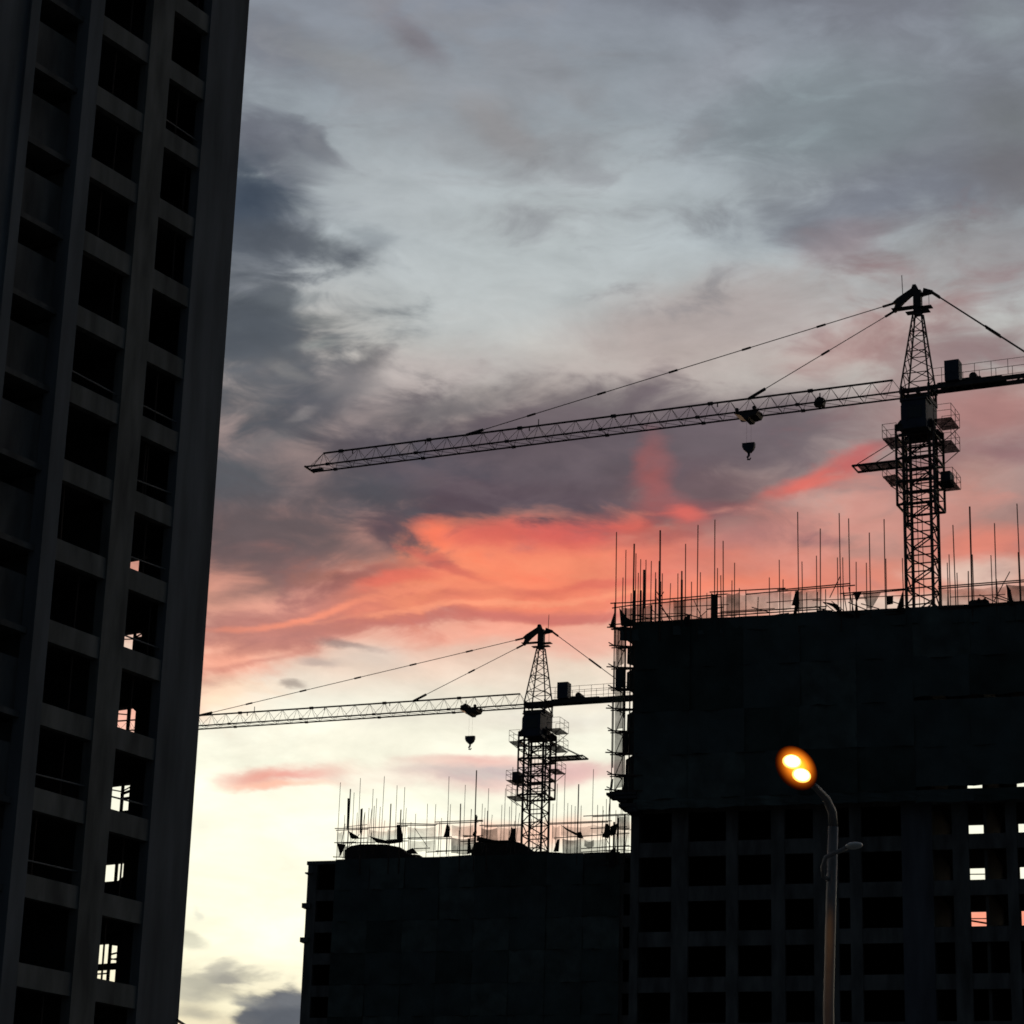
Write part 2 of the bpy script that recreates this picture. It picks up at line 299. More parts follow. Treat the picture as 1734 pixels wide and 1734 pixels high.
# ------------------------------------------------------------------ builders
def hexbar_mesh():
    me = bpy.data.meshes.new('bar'); n = 8; v = []; fc = []
    for z in (0, 1):
        for i in range(n): v.append((math.cos(2 * math.pi * i / n), math.sin(2 * math.pi * i / n), z))
    for i in range(n): j = (i + 1) % n; fc.append((i, j, n + j, n + i))
    fc.append(tuple(range(n - 1, -1, -1))); fc.append(tuple(range(n, 2 * n)))
    me.from_pydata(v, [], fc); return me
BARM, BOXM = {}, {}
def bar_mesh(mt):
    if mt.name not in BARM:
        me = hexbar_mesh(); me.materials.append(mt); BARM[mt.name] = me
    return BARM[mt.name]
def box_mesh(mt):
    if mt.name not in BOXM:
        bm = bmesh.new(); bmesh.ops.create_cube(bm, size=1.0); me = bpy.data.meshes.new('block'); bm.to_mesh(me); bm.free(); me.materials.append(mt); BOXM[mt.name] = me
    return BOXM[mt.name]
def link(o, parent=None):
    COL.objects.link(o)
    if parent is not None: o.parent = parent
    return o
def bar(name, parent, p, q, r, mt):
    p, q = Vector(p), Vector(q); d = q - p
    o = bpy.data.objects.new(name, bar_mesh(mt))
    o.location = p; o.rotation_mode = 'QUATERNION'; o.rotation_quaternion = d.to_track_quat('Z', 'Y'); o.scale = (r, r, max(d.length, 1e-4))
    return link(o, parent)
def box(name, parent, lo, hi, mt):
    lo, hi = Vector(lo), Vector(hi)
    o = bpy.data.objects.new(name, box_mesh(mt)); o.location = (lo + hi) / 2; o.scale = hi - lo
    return link(o, parent)
def empty(name, parent=None, loc=(0, 0, 0), rz=0.0):
    o = bpy.data.objects.new(name, None); o.location = loc; o.rotation_euler = (0, 0, rz); o.empty_display_size = .5
    return link(o, parent)
def tag(o, label, cat, group=None):
    o['label'] = label; o['category'] = cat
    if group: o['group'] = group
    return o
class MB:
    """collects bars and boxes into one mesh"""
    def __init__(s): s.bm = bmesh.new()
    def bar(s, p, q, r, n=6):
        p, q = Vector(p), Vector(q); d = q - p; M = d.to_track_quat('Z', 'Y').to_matrix()
        a, b = [], []
        for i in range(n):
            w = M @ Vector((r * math.cos(2 * math.pi * i / n), r * math.sin(2 * math.pi * i / n), 0))
            a.append(s.bm.verts.new(p + w)); b.append(s.bm.verts.new(q + w))
        for i in range(n): j = (i + 1) % n; s.bm.faces.new((a[i], a[j], b[j], b[i]))
        s.bm.faces.new(a[::-1]); s.bm.faces.new(b)
    def box(s, lo, hi):
        x0, y0, z0 = lo; x1, y1, z1 = hi
        v = [s.bm.verts.new(c) for c in ((x0, y0, z0), (x1, y0, z0), (x1, y1, z0), (x0, y1, z0), (x0, y0, z1), (x1, y0, z1), (x1, y1, z1), (x0, y1, z1))]
        for k in ((3, 2, 1, 0), (4, 5, 6, 7), (0, 1, 5, 4), (1, 2, 6, 5), (2, 3, 7, 6), (3, 0, 4, 7)): s.bm.faces.new([v[i] for i in k])
    def prism(s, pts, axis, lo, hi):
        """closed outline of (u, v) pairs pushed out along an axis from lo to hi"""
        def P(u, v, w): return {'x': (w, u, v), 'y': (u, w, v), 'z': (u, v, w)}[axis]
        a = [s.bm.verts.new(P(u, v, lo)) for u, v in pts]; b = [s.bm.verts.new(P(u, v, hi)) for u, v in pts]; n = len(pts)
        for i in range(n): j = (i + 1) % n; s.bm.faces.new((a[i], a[j], b[j], b[i]))
        s.bm.faces.new(a[::-1]); s.bm.faces.new(b)
        bmesh.ops.recalc_face_normals(s.bm, faces=s.bm.faces[:])
    def tube(s, pts, rads, n=10, cap=True):
        pts = [Vector(p) for p in pts]; rings = []
        for i, p in enumerate(pts):
            d = (pts[min(i + 1, len(pts) - 1)] - pts[max(i - 1, 0)]).normalized(); M = d.to_track_quat('Z', 'Y').to_matrix()
            rings.append([s.bm.verts.new(p + M @ Vector((rads[i] * math.cos(2 * math.pi * k / n), rads[i] * math.sin(2 * math.pi * k / n), 0))) for k in range(n)])
        for A, B in zip(rings, rings[1:]):
            for k in range(n): j = (k + 1) % n; s.bm.faces.new((A[k], A[j], B[j], B[k]))
        if cap: s.bm.faces.new(rings[0][::-1]); s.bm.faces.new(rings[-1])
    def build(s, name, mt, parent=None, smooth=False, kind=None):
        me = bpy.data.meshes.new(name); s.bm.normal_update(); s.bm.to_mesh(me); s.bm.free(); me.materials.append(mt)
        if smooth:
            for p in me.polygons: p.use_smooth = True
        o = bpy.data.objects.new(name, me)
        if kind: o['kind'] = kind
        return link(o, parent)
class Frame:
    """a building's own axes: x along the front, y into the building, z up"""
    def __init__(s, o, rz): s.o = Vector((o[0], o[1], 0)); s.rz = rz; s.M = Matrix.Rotation(rz, 3, 'Z'); s.Mi = s.M.transposed()
    def local(s, p): return s.Mi @ (Vector(p) - s.o)
    def pix(s, x, y, yl=0.0):
        c = s.local(CAM); d = s.Mi @ ray(x, y); return c + d * ((yl - c.y) / d.y)
    def pix_x(s, x, y, xl=0.0):
        c = s.local(CAM); d = s.Mi @ ray(x, y); return c + d * ((xl - c.x) / d.x)

def sheet(name, parent, corners, mt, nu=5, nv=4, amp=.06, sag=0.0):
    """a hanging cloth: top-left, top-right, bottom-right, bottom-left, with folds"""
    a, b, c, d = [Vector(p) for p in corners]; bm = bmesh.new(); g = []
    ph = random.uniform(0, 6)
    for i in range(nu + 1):
        row = []
        for j in range(nv + 1):
            u, v = i / nu, j / nv
            p = a.lerp(b, u).lerp(d.lerp(c, u), v)
            p.y += amp * math.sin(u * 7 + ph) * (.4 + v) + random.uniform(-.3, .3) * amp
            if 0 < i < nu: p.z -= sag * math.sin(math.pi * u) * (1 - .3 * v)
            if v > .99: p.z += random.uniform(-.5, .5) * amp
            row.append(bm.verts.new(p))
        g.append(row)
    for i in range(nu):
        for j in range(nv): bm.faces.new((g[i][j], g[i + 1][j], g[i + 1][j + 1], g[i][j + 1]))
    me = bpy.data.meshes.new(name); bm.to_mesh(me); bm.free(); me.materials.append(mt)
    return link(bpy.data.objects.new(name, me), parent)

# ------------------------------------------------------------------ ground
def struct(o): o['kind'] = 'structure'; return o
g = MB(); g.box((-1500, -1500, -1.0), (1500, 1500, 0)); struct(g.build('ground', SOIL))
g = MB(); g.box((-300, 12, .004), (300, 24, .012)); road = struct(g.build('road', ASPH))
for k in range(-20, 21): box('lane_marking', road, (k * 6 - 1.5, 17.92, .012), (k * 6 + 1.5, 18.08, .016), PAINT)
g = MB(); g.box((-300, 24.02, 0), (300, 40, .13)); pav = struct(g.build('pavement', PAVE))

# ------------------------------------------------------------------ near tower (bare concrete frame, close by)
pE = at_y(362, 867, 85.0)
TW = Frame((pE.x, pE.y), R(90 - 32.6))
tower = tag(empty('concrete_tower', None, (pE.x, pE.y, 0), TW.rz), 'tall bare concrete tower, nearest of the buildings, with rows of dark unglazed openings', 'building', None)
# storey heights read where the lit openings stand
hz1, hz2 = TW.pix(205, 1129).z, TW.pix(221, 994.6).z          # two opening heads, one storey apart
TH_ = hz1 * 0 + (TW.pix(215, 994.6).z - TW.pix(205, 1129).z)
xs = lambda px, py: TW.pix(px, py).x
X_end = 0.0
XB1, XB0 = xs(271, 1180), xs(203, 1180)                      # narrow opening beside the end wall
XA1, XA0 = xs(158, 1240), xs(63, 1240)                       # wide opening
XC = xs(46, 1420)                                            # corner pier
XC2 = XC - .7
HEAD0 = hz1
nlow = int(HEAD0 // TH_)
heads = [HEAD0 + (k - nlow) * TH_ for k in range(0, nlow + 13)]
heads = [h for h in heads if h > 1.6]
OPH = TH_ * 0.735                                           # opening height
topz = heads[-1] + 3.0
XL = XC2 - 14.0; DEP = 6.0; RW = -1.7
def wallbox(name, x0, x1, y0, y1, z0, z1, mt=CONC, par=tower): return box(name, par, (x0, y0, z0), (x1, y1, z1), mt)
# piers of the front, whole height
wallbox('corner_pier', XC2, XC, -.12, .42, 0, topz, CONC2)
wallbox('pier', XC + .003, XA0, .0, .40, 0, topz)
wallbox('pier', XA1, XB0, .0, .40, 0, topz)
wallbox('end_pier', XB1, X_end, .0, .40, 0, topz, CONC2)
# end wall with a small window beside the corner room, room walls and floors
yw0, yw1 = TW.pix_x(224, 1360, -.2).y, TW.pix_x(181, 1360, -.2).y
yw0, yw1 = min(yw0, yw1), max(yw0, yw1)
wallbox('end_wall', -.40, 0, .402, yw0, 0, topz, CONC2)
wallbox('end_wall', -.40, 0, yw1, DEP, 0, topz, CONC2)
zl0 = TW.pix_x(184, 1341, -.2).z                              # head of that window in the lit storey
zk = TW.pix(197, 1272).z                                      # head of the front opening in the same storey
WDROP = zk - zl0
for h in heads:
    sill = h - OPH
    # spandrel under each front opening
    wallbox('spandrel', XC + .004, XA1 + .2, .05, .33, h - TH_ + .003, sill)
    wallbox('spandrel', XB0 - .2, XB1 + .1, .05, .33, h - TH_ + .003, sill)
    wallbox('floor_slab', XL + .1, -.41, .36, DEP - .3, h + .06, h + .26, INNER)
    # end wall above and below its window (the upper ones are already bricked up)
    lv = round((h - HEAD0) / TH_); zt = h - WDROP + .1; wh = {-1: .98, -2: .66, -3: 1.42}.get(lv, 1.1); zb = zt - wh
    wallbox('end_wall', -.38, -.02, yw0, yw1, zt, zt + TH_ - {-2: .98, -3: .66, -4: 1.42}.get(lv, 1.1), CONC2)
    if lv > 2:
        wallbox('brick_infill', -.36, -.05, yw0 + .003, yw1 - .003, zb + .003, zt - .003, INNER); continue
    fr = wallbox('window_frame', -.26, -.20, (yw0 + yw1) / 2 - .18, (yw0 + yw1) / 2 - .07, zb, zt, STEEL)
    ym = (yw0 + yw1) / 2 - .12
    if lv in (0, -1, 1): bar('window_bar', tower, (-.23, ym, zt - .26), (-.23, yw1, zt - .14 - .04 * lv), .022, STEEL)
    if lv == -3: wallbox('transom', -.27, -.19, yw0, yw1, zb + .50, zb + .72, STEEL); wallbox('window_bar', -.25, -.22, ym, yw1, zb + .36, zb + .41, STEEL)
    if lv in (-1, -3, 1, 2):                     # rubble and boards stacked against the opening
        for q_ in range({-1: 3, -3: 4, 1: 2, 2: 1}[lv]):
            z_ = zt - .08 - (.17, .2, .27, .23)[(q_ + lv) % 4] * q_ - random.uniform(0, .08); bar('board', tower, (-.30, yw0 - .02, z_), (-.30, ym - .02, z_ - random.uniform(-.12, .22)), random.uniform(.02, .055), RUST)
        if lv > 0: wallbox('brick_infill', -.35, -.06, yw0 + .002, yw0 + .22 + .1 * lv, zb + .3, zt - .34 + .1 * lv, INNER)
    if lv in (0, -2): bar('board', tower, (-.30, yw0 - .05, zt - .25 - .25 * (lv < 0)), (-.30, yw0 + .28, zt + .02 - .72 * (lv < 0)), .045, RUST)
for i, h in enumerate(heads):
    s_ = h - OPH
    for xa, xb in ((XA0, XA1), (XB0, XB1)):
        for _ in range(random.choice((0, 1, 1, 2))):
            xx = random.uniform(xa + .2, xb - .2); bar('prop', tower, (xx, .48, s_ - .5), (xx + random.uniform(-.05, .05), .48, h), .035, RUST)
        if random.random() < .35: bar('guard_rail', tower, (xa, .2, s_ + .45), (xb, .2, s_ + .45 + random.uniform(-.1, .1)), .03, POLE)
wallbox('partition_wall', XB0 - .45, XB0 - .25, .402, DEP - .3, 0, topz, INNER)
wallbox('partition_wall', XC + .1, XC + .3, .402, DEP - .3, 0, topz, INNER)
wallbox('rear_wall', XL, -.402, DEP - .28, DEP, 0, topz, INNER)
wallbox('roof', XL, 0, -.1, DEP + .1, topz + .003, topz + .3)
# set-back balcony bay beyond the corner pier, then blank wall
XK = XC2 - 2.3
for h in heads:
    wallbox('balcony_slab', XK, XC2 - .003, .16, 2.0, h + .05, h + .25, CONCD)
    wallbox('balcony_parapet', XK, XC2 - .004, .42, .54, h + .252, h + TH_ - .75, CONCD)
wallbox('blank_wall', XL, XK - .003, .1, .5, 0, topz, CONC2)
for i in range(4): wallbox('pier', XK - 3.4 * i - .45, XK - 3.4 * i - .005, -.02, .098, 0, topz, CONC2)
wallbox('balcony_back', XK + .01, XC2 - .01, 1.9, 2.1, 0, topz, INNER)
wallbox('side_wall', XC2 + .3, XC2 + .6, .43, 2.1, 0, topz)

# ------------------------------------------------------------------ the netted block (bigger, on the right)
ROT = R(-17.0)
pR = at_y(1068, 1420, 160.0)
RB = Frame((pR.x, pR.y), ROT)
BR = tag(empty('netted_block', None, (pR.x, pR.y, 0), ROT), 'large unfinished housing block, upper storeys wrapped in dark green net above a grid of openings', 'building')
zA, zB = RB.pix(1661, 1411).z, RB.pix(1661, 1568).z
HR = (zA - zB) / 2
sillz = lambda k: zA + k * HR
DR = 10.0
XW = RB.pix(1734, 1400).x + 8.0
px_piers = [(1062, 1080), (1136, 1164), (1229, 1249), (1306, 1329), (1378, 1420), (1440, 1460), (1529, 1582), (1616, 1644), (1708, 1727)]
piers = [(RB.pix(a, 1560).x, RB.pix(b, 1560).x) for a, b in px_piers]
piers[0] = (0.0, piers[0][1])
x = piers[-1][1]
while x < XW - 3: piers.append((x + 2.4, x + 3.3)); x += 3.3
XW = piers[-1][1]
roofz = RB.pix(1085, 1066).z
ks = [k for k in range(-20, 8) if 0.5 < sillz(k) < roofz - .5]
for i, (a, b) in enumerate(piers):
    box('wide_pier' if b - a > 1.6 else 'pier', BR, (a, 0, 0), (b, .42, roofz - .4), CONCE if b - a > 1.6 else CONCD)
BM_ = .95
for k in ks:
    z = sillz(k)
    box('edge_beam', BR, (.05, .06, z - BM_), (XW - .05, .34, z), CONCD)
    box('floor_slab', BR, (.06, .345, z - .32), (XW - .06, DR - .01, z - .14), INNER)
box('roof', BR, (0, 0, roofz - .39), (XW, DR + .3, roofz - .1), CONCD)
# rear wall, open only behind the two bays one can see through
xo0, xo1 = RB.pix(1640, 1480, DR).x, RB.pix(1675, 1480, DR).x
xq0, xq1 = RB.pix(1727, 1480, DR).x, RB.pix(1762, 1480, DR).x
hd = RB.pix(1661, 1467, DR).z - RB.pix(1661, 1490).z      # head of the rear opening above its sill
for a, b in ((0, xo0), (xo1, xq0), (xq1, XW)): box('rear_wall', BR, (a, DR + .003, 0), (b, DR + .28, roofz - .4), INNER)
for a, b in ((xo0, xo1), (xq0, xq1)):
    for k in ks:
        box('rear_wall', BR, (a, DR + .02, sillz(k) + hd - .02 + (.14 if k == 3 else 0)), (b, DR + .26, sillz(k) + HR - .05), INNER)
        if k < -2: box('rear_wall', BR, (a, DR + .03, sillz(k) - .049), (b, DR + .25, sillz(k) + hd - .021), INNER)
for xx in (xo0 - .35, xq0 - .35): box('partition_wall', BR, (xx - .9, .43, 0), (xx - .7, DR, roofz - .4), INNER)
box('side_wall', BR, (.02, .43, 0), (.27, DR, roofz - .4), CONCD); box('side_wall', BR, (XW - .27, .43, 0), (XW - .02, DR, roofz - .4), CONCD)
for k, dz in ((0, 0), (-1, .62), (-2, .55), (-2, .35)):     # rails and a brace left across the rear openings
    if dz:
        p = Vector((xo0, DR - .2, sillz(k) + hd - .95 + dz * .6)); bar('guard_rail', BR, p, p + Vector((xo1 - xo0, 0, -.02 if dz > .5 else -.25)), .035 if dz > .5 else .06, RUST)

# scaffold in front of and beside the netted storeys, with everything hung on it
SCR = tag(empty('scaffolding', None, (pR.x, pR.y, 0), ROT), 'tube scaffold hung with green net around the top of the large block', 'scaffolding', None)
YF = -1.3
znb = RB.pix(1150, 1368, YF).z                              # underside of the net
P = lambda x, y, yl=YF: RB.pix(x, y, yl)
# front net: one panel per bay and storey
levels = [sillz(k) for k in ks if sillz(k) > znb - 1.5]
cols = [RB.pix(1073, 1300, YF).x + 3.6 * i for i in range(int(XW // 3.6) + 1)]
edges = sorted(set([znb] + [z - .32 for z in levels if z > znb + .6 and z < roofz - .6] + [roofz + .15]))
for a, b in zip(edges, edges[1:]):
    for i, xc in enumerate(cols):
        gap = -.03 if xc + 3.6 < xo0 - .5 else .22 if abs(a - sillz(1) + .32) < .1 else .22 if abs(a - sillz(3) + .32) < .1 else -.14
        t = b - (.0 if b == edges[-1] else 0)
        sheet('net_panel', SCR, ((xc, YF - .02 * (i % 2), t), (xc + 3.68, YF - .02 * (i % 2), t), (xc + 3.68, YF - .02 * (i % 2), a + gap), (xc, YF - .02 * (i % 2), a + gap)), random.choice((NET, NET, NETB, NETC)), 6, 4, .09)
# uneven top edge of the net
for x0, y0, x1, y1, yb in ((1050, 1061, 1086, 1063, 1085), (1140, 1060, 1206, 1056, 1075), (1206, 1056, 1236, 1053, 1072), (1234, 1048, 1311, 1042, 1066), (1311, 1041, 1336, 1037, 1060), (1334, 1039, 1388, 1035, 1060),
                           (1384, 1033, 1410, 1033, 1056), (1461, 1046, 1534, 1040, 1058), (1532, 1036, 1560, 1034, 1056), (1588, 1039, 1622, 1034, 1056), (1618, 1033, 1645, 1032, 1054), (1643, 1036, 1693, 1030, 1054), (1690, 1026, 1722, 1022, 1052), (1720, 1023, 1760, 1019, 1050)):
    sheet('net_panel', SCR, (P(x0, y0), P(x1, y1), P(x1, yb), P(x0, yb)), NET, 4, 2, .06)
# standards: the tall tubes that stand above the roof
TALL_R = [(1044, 901), (1055, 978), (1060, 931), (1074, 921), (1077, 937), (1081, 970), (1085, 947), (1089.5, 965), (1094, 948), (1103, 950), (1118, 898), (1111, 980), (1121.6, 971), (1148, 971), (1154.6, 967), (1161, 921), (1171, 985), (1182, 889),
          (1186, 969), (1210.6, 880), (1210, 967), (1215, 962), (1224.5, 916), (1244, 953), (1239.5, 983), (1302.7, 978), (1319.5, 948), (1326, 981), (1350.7, 867), (1358, 951), (1382.5, 941), (1389, 895), (1421, 869), (1437, 878), (1472, 902),
          (1467, 953), (1497, 879), (1500, 946), (1528, 945), (1613.6, 889), (1607, 939), (1604, 953), (1620.5, 970), (1642, 858), (1646.5, 939), (1678, 940), (1684, 886), (1722, 853), (1724, 935), (1418, 944), (1427, 944), (1116, 950), (1252, 996), (1263, 1000), (1366, 1003), (1398, 998)]
THICK = {1074, 1118, 1154.6, 1642}
for i, (px, py) in enumerate(TALL_R):
    far = py > 930
    yl = YF + (0 if i % 3 else .9) if not far else random.choice((DR + .9, DR + 1.6))
    p = RB.pix(px, py, yl); b = Vector((p.x + random.uniform(-.06, .06), yl, roofz - 1.2 if yl < 2 else roofz - 3))
    bar('scaffold_pole', SCR, b, p, .055 if px in THICK else (.034 if not far else .032), RUST)
for px, yt, yb in ((1074, 1000, 1062), (1118, 985, 1063), (1091, 965, 1030), (1085, 1000, 1060), (1154.6, 982, 1060), (1103, 1025, 1062)):   # doubled lower lengths
    bar('scaffold_pole', SCR, P(px - .6, yb), P(px, yt), .075, RUST)
for x0, y0, x1, y1 in ((1034, 1022, 1075, 1020), (1036, 1029, 1075, 1024), (1070, 1020, 1230, 1006), (1075, 1025, 1222, 1010), (1202, 1003, 1330, 996), (1262, 1006, 1334, 1000), (1316, 999, 1440, 988), (1320, 1002, 1448, 991), (1422, 1005, 1534, 997),
                       (1430, 1008, 1532, 999), (1588, 994, 1760, 980), (1588, 997, 1760, 983), (1032, 1058, 1072, 1055), (1060, 1058, 1216, 1046), (1066, 1050, 1170, 1041), (1080, 1063, 1210, 1051), (1206, 1039, 1400, 1027), (1212, 1043, 1398, 1031),
                       (1440, 1042, 1532, 1033), (1462, 1044, 1530, 1038), (1588, 1030, 1760, 1016), (1590, 1033, 1760, 1020), (1196, 1032, 1226, 1028), (1034, 1065, 1075, 1058)):
    p, q = P(x0, y0), P(x1, y1); bar('ledger', SCR, p + Vector((0, random.uniform(-.1, .1), 0)), q, .042, RUST)
for x0, y0, x1, y1 in ((1120, 1030, 1140, 1052), (1135, 1052, 1112, 1012), (1394, 1020, 1424, 1044), (1408, 1018, 1436, 1040), (1710, 968, 1683, 1018), (1423, 975, 1405, 1012), (1112, 1002, 1118, 1012), (1124, 1002, 1118, 1012)):
    bar('brace', SCR, P(x0, y0), P(x1, y1), .03, RUST)
for i in range(34):                                           # more thin lengths, couplers and loose props along the edge
    px = random.uniform(1060, 1725); e = 1052 - .055 * (px - 1060)
    if 1525 < px < 1595: continue
    q = P(px, e + random.uniform(2, 8), YF + random.choice((0, .9))); k = random.random()
    if k < .6: bar('scaffold_pole', SCR, q, q + Vector((random.choice((.05, .08, .3)) * random.uniform(-1, 1), 0, random.uniform(1.3, 3.4))), random.choice((.026, .03, .036)), RUST)
    elif k < .8: bar('brace', SCR, q, q + Vector((random.choice((-1, 1)) * random.uniform(.6, 1.5), 0, random.uniform(.7, 1.7))), .026, RUST)
    else: bar('transom', SCR, q + Vector((-.5, -.3, .5)), q + Vector((.4, 1.3, .5 + random.uniform(-.1, .1))), .035, RUST)
for i in range(8):
    px = 1070 + 78 * i; e = 1046 - .055 * (px - 1060) + random.uniform(-14, 4)
    if 1500 < px < 1595: continue
    bar('ledger', SCR, P(px - 6, e), P(px + 86, e - 5 + random.uniform(-2, 2)), .028, RUST)
# cloths between the rails
for x0, x1, yt, yb, mt in ((1052, 1078, 1028, 1060, NETM), (1078, 1104, 1024, 1058, NETM), (1104, 1140, 1018, 1050, NETL), (1140, 1160, 1015, 1054, NETM), (1160, 1204, 1012, 1050, NETL), (1204, 1216, 1004, 1056, TARP), (1218, 1232, 1008, 1046, NETL), (1230, 1252, 1004, 1042, NETM),
                           (1252, 1264, 1006, 1040, NETL), (1264, 1318, 1004, 1036, NETL), (1320, 1340, 1002, 1032, NETL), (1346, 1358, 1000, 1034, NETM), (1360, 1392, 998, 1030, NETL), (1590, 1640, 997, 1032, NETL), (1640, 1684, 995, 1026, NETL), (1684, 1704, 992, 1024, NETL), (1705, 1760, 990, 1020, NETM)):
    yo = lambda x: 0.05 * (x0 - x)
    sheet('net_panel', SCR, (P(x0, yt), P(x1, yt + yo(x1)), P(x1, yb + yo(x1)), P(x0, yb)), mt, 6, 4, .08, .12)
def flap(fr, pts, mt, label, group, name='tarpaulin', fn=P, cat='tarpaulin'):
    """a loose piece of cloth hung on the rails: outline in order"""
    bm = bmesh.new(); vs = []
    for i, (x, y) in enumerate(pts):
        q = fn(x, y); q = Vector(q); q.y += random.uniform(-.25, .1); vs.append(bm.verts.new(q))
    cc = Vector((0, 0, 0))
    for v in vs: cc += v.co
    cc /= len(vs); cc.y -= .15; c = bm.verts.new(cc)
    for i in range(len(vs)): bm.faces.new((vs[i], vs[(i + 1) % len(vs)], c))
    bmesh.ops.solidify(bm, geom=bm.faces[:], thickness=.02)
    me = bpy.data.meshes.new(name); bm.to_mesh(me); bm.free(); me.materials.append(mt)
    o = link(bpy.data.objects.new(name, me)); o.location = fr.o; o.rotation_euler = (0, 0, fr.rz); return tag(o, label, cat, group)
FL_R = [((1043, 1032), (1040, 1062), (1032, 1064)), ((1048, 1028), (1062, 1046), (1084, 1058), (1060, 1062), (1052, 1060)), ((1347, 1000), (1352, 1000), (1354, 1022), (1349, 1042), (1344, 1042), (1347, 1026), (1340, 1025)),
        ((1444, 1002), (1461, 1002), (1452, 1020), (1455, 1046), (1446, 1046), (1450, 1018)), ((1527, 1005), (1530, 1000), (1530, 1036), (1518, 1036)), ((1501, 1011), (1513, 1009), (1512, 1022), (1502, 1024)),
        ((1704, 990), (1712, 1000), (1716, 1022), (1720, 1026), (1710, 1026), (1706, 1008)), ((1392, 1020), (1418, 1024), (1428, 1040), (1446, 1042), (1446, 1050), (1424, 1042), (1410, 1028)), ((1460, 1003), (1493, 1003), (1476, 1031), (1469, 1030)),
        ((1158, 1046), (1170, 1040), (1170, 1060), (1158, 1060))]
LB_R = ['small triangular dark flap at the outermost corner of the large block\'s roof scaffold', 'ragged dark cloth sagging just inside the outermost corner of the large block\'s scaffold', 'dark flag-like cloth folded over the upper rail halfway along the large block\'s roof',
        'dark hourglass-shaped cloth hung on rails between a drooping tarpaulin and the larger mast', 'dark cloth leaning against the larger crane\'s mast at roof level', 'small square dark board hung on the rails beside the larger crane\'s mast',
        'dark twisted cloth on the rails beyond the larger crane\'s mast', 'long drooping dark tarpaulin across the roof edge, beside the hourglass-shaped cloth', 'thin greenish triangular cloth hung beside the hourglass-shaped dark cloth', 'small dark upright flap low on the rails near the large block\'s scaffold corner']
for i, pts in enumerate(FL_R): flap(RB, pts, NETM if i == 8 else TARP, LB_R[i], 'loose cloths on the large block\'s roof scaffold', 'board' if i == 5 else 'tarpaulin', P, 'board' if i == 5 else 'tarpaulin')
mb = MB()
for x0, x1, y in ((1640, 1676, 1022), (1654, 1662, 1018), (1664, 1672, 1018)):     # bundles left on the boards
    p, q = P(x0, y), P(x1, y - 1); c = (p.z - .2, p.z + .16); mb.prism([(p.x, c[0]), (p.x + .06, c[1] - .08), (p.x + .2, c[1]), (q.x - .18, c[1]), (q.x - .04, c[1] - .1), (q.x, c[0])], 'y', YF - .2, YF + .35)
o = mb.build('bundle', TARP); o.location = RB.o; o.rotation_euler = (0, 0, ROT); tag(o, 'lumpy dark bundle lying on scaffold boards beyond the larger crane\'s mast', 'bundle')
# end of the scaffold standing clear of the wall
lev_y = [1063, 1094, 1130, 1166, 1200, 1238, 1275, 1312, 1338]
for px, yt, yb, rr in ((1041, 1020, 1300, .036), (1037, 1190, 1345, .034), (1047, 1062, 1140, .03), (1060, 1030, 1345, .05), (1068, 1058, 1345, .05), (1056, 1150, 1345, .035), (1040, 1120, 1175, .06)):
    bar('scaffold_pole', SCR, P(px - .012 * (yb - yt), yb), P(px, yt), rr, RUST)
for i, y in enumerate(lev_y):
    s = 1 if i % 2 else -1
    dx = -.0135 * (y - 1063)
    bar('ledger', SCR, P(1030 + dx + 2 * s, y - 1), P(1080, y + 1), .045, RUST); bar('ledger', SCR, P(1036 + dx, y + 3), P(1078, y + 2), .04, RUST)
    q = P(1034 + dx, y - 2); bar('transom', SCR, q + Vector((0, -.4, .05)), q + Vector((.5, 1.7, 0)), .04, RUST)
    a, b = P(1044 + dx, y + 1), P(1080, y); box('scaffold_board', SCR, (a.x, YF + .02, a.z - .05), (b.x + .3, YF + .45, a.z), WOOD)
    if i < len(lev_y) - 1:
        yn = lev_y[i + 1]
        x0 = 1043 + dx
        sheet('net_panel', SCR, (P(x0, y + 3), P(x0 + 15, y + 1), P(x0 + 14, yn - 1 - (5 if i % 3 == 1 else 0)), P(x0 - .4, yn)), NETM if i not in (2,) else NET, 4, 4, .05)
        if i not in (3,):
            xb = x0 + 15 + random.uniform(0, 6)
            sheet('net_panel', SCR, (P(xb, y + random.uniform(3, 12), .2), P(1081, y - 2, .2), P(1081, yn + 2, .2), P(xb - 1, yn - random.uniform(-2, 9), .2)), NET, 4, 4, .06)
        bar('brace', SCR, P(x0 + 2, yn, YF + .4), P(x0 + 17, y, YF + .8), .03, RUST)
flap(RB, ((1036, 1322), (1039, 1318), (1037, 1334), (1033, 1342)), TARP, 'tiny dark rag tied low on the netted block\'s outermost scaffold pole', 'loose cloths on the large block\'s roof scaffold')
# stepped steel brackets under the scaffold
for x0, x1, y0, y1 in ((1027, 1078, 1341, 1347), (1041, 1078, 1347, 1353), (1048, 1078, 1360, 1367), (1060, 1080, 1367, 1375), (1050, 1062, 1355, 1358)):
    a, b = P(x0, y1), P(x1, y0); box('bracket_beam', SCR, (a.x, YF - .1, a.z), (b.x, .35, b.z), STEEL)

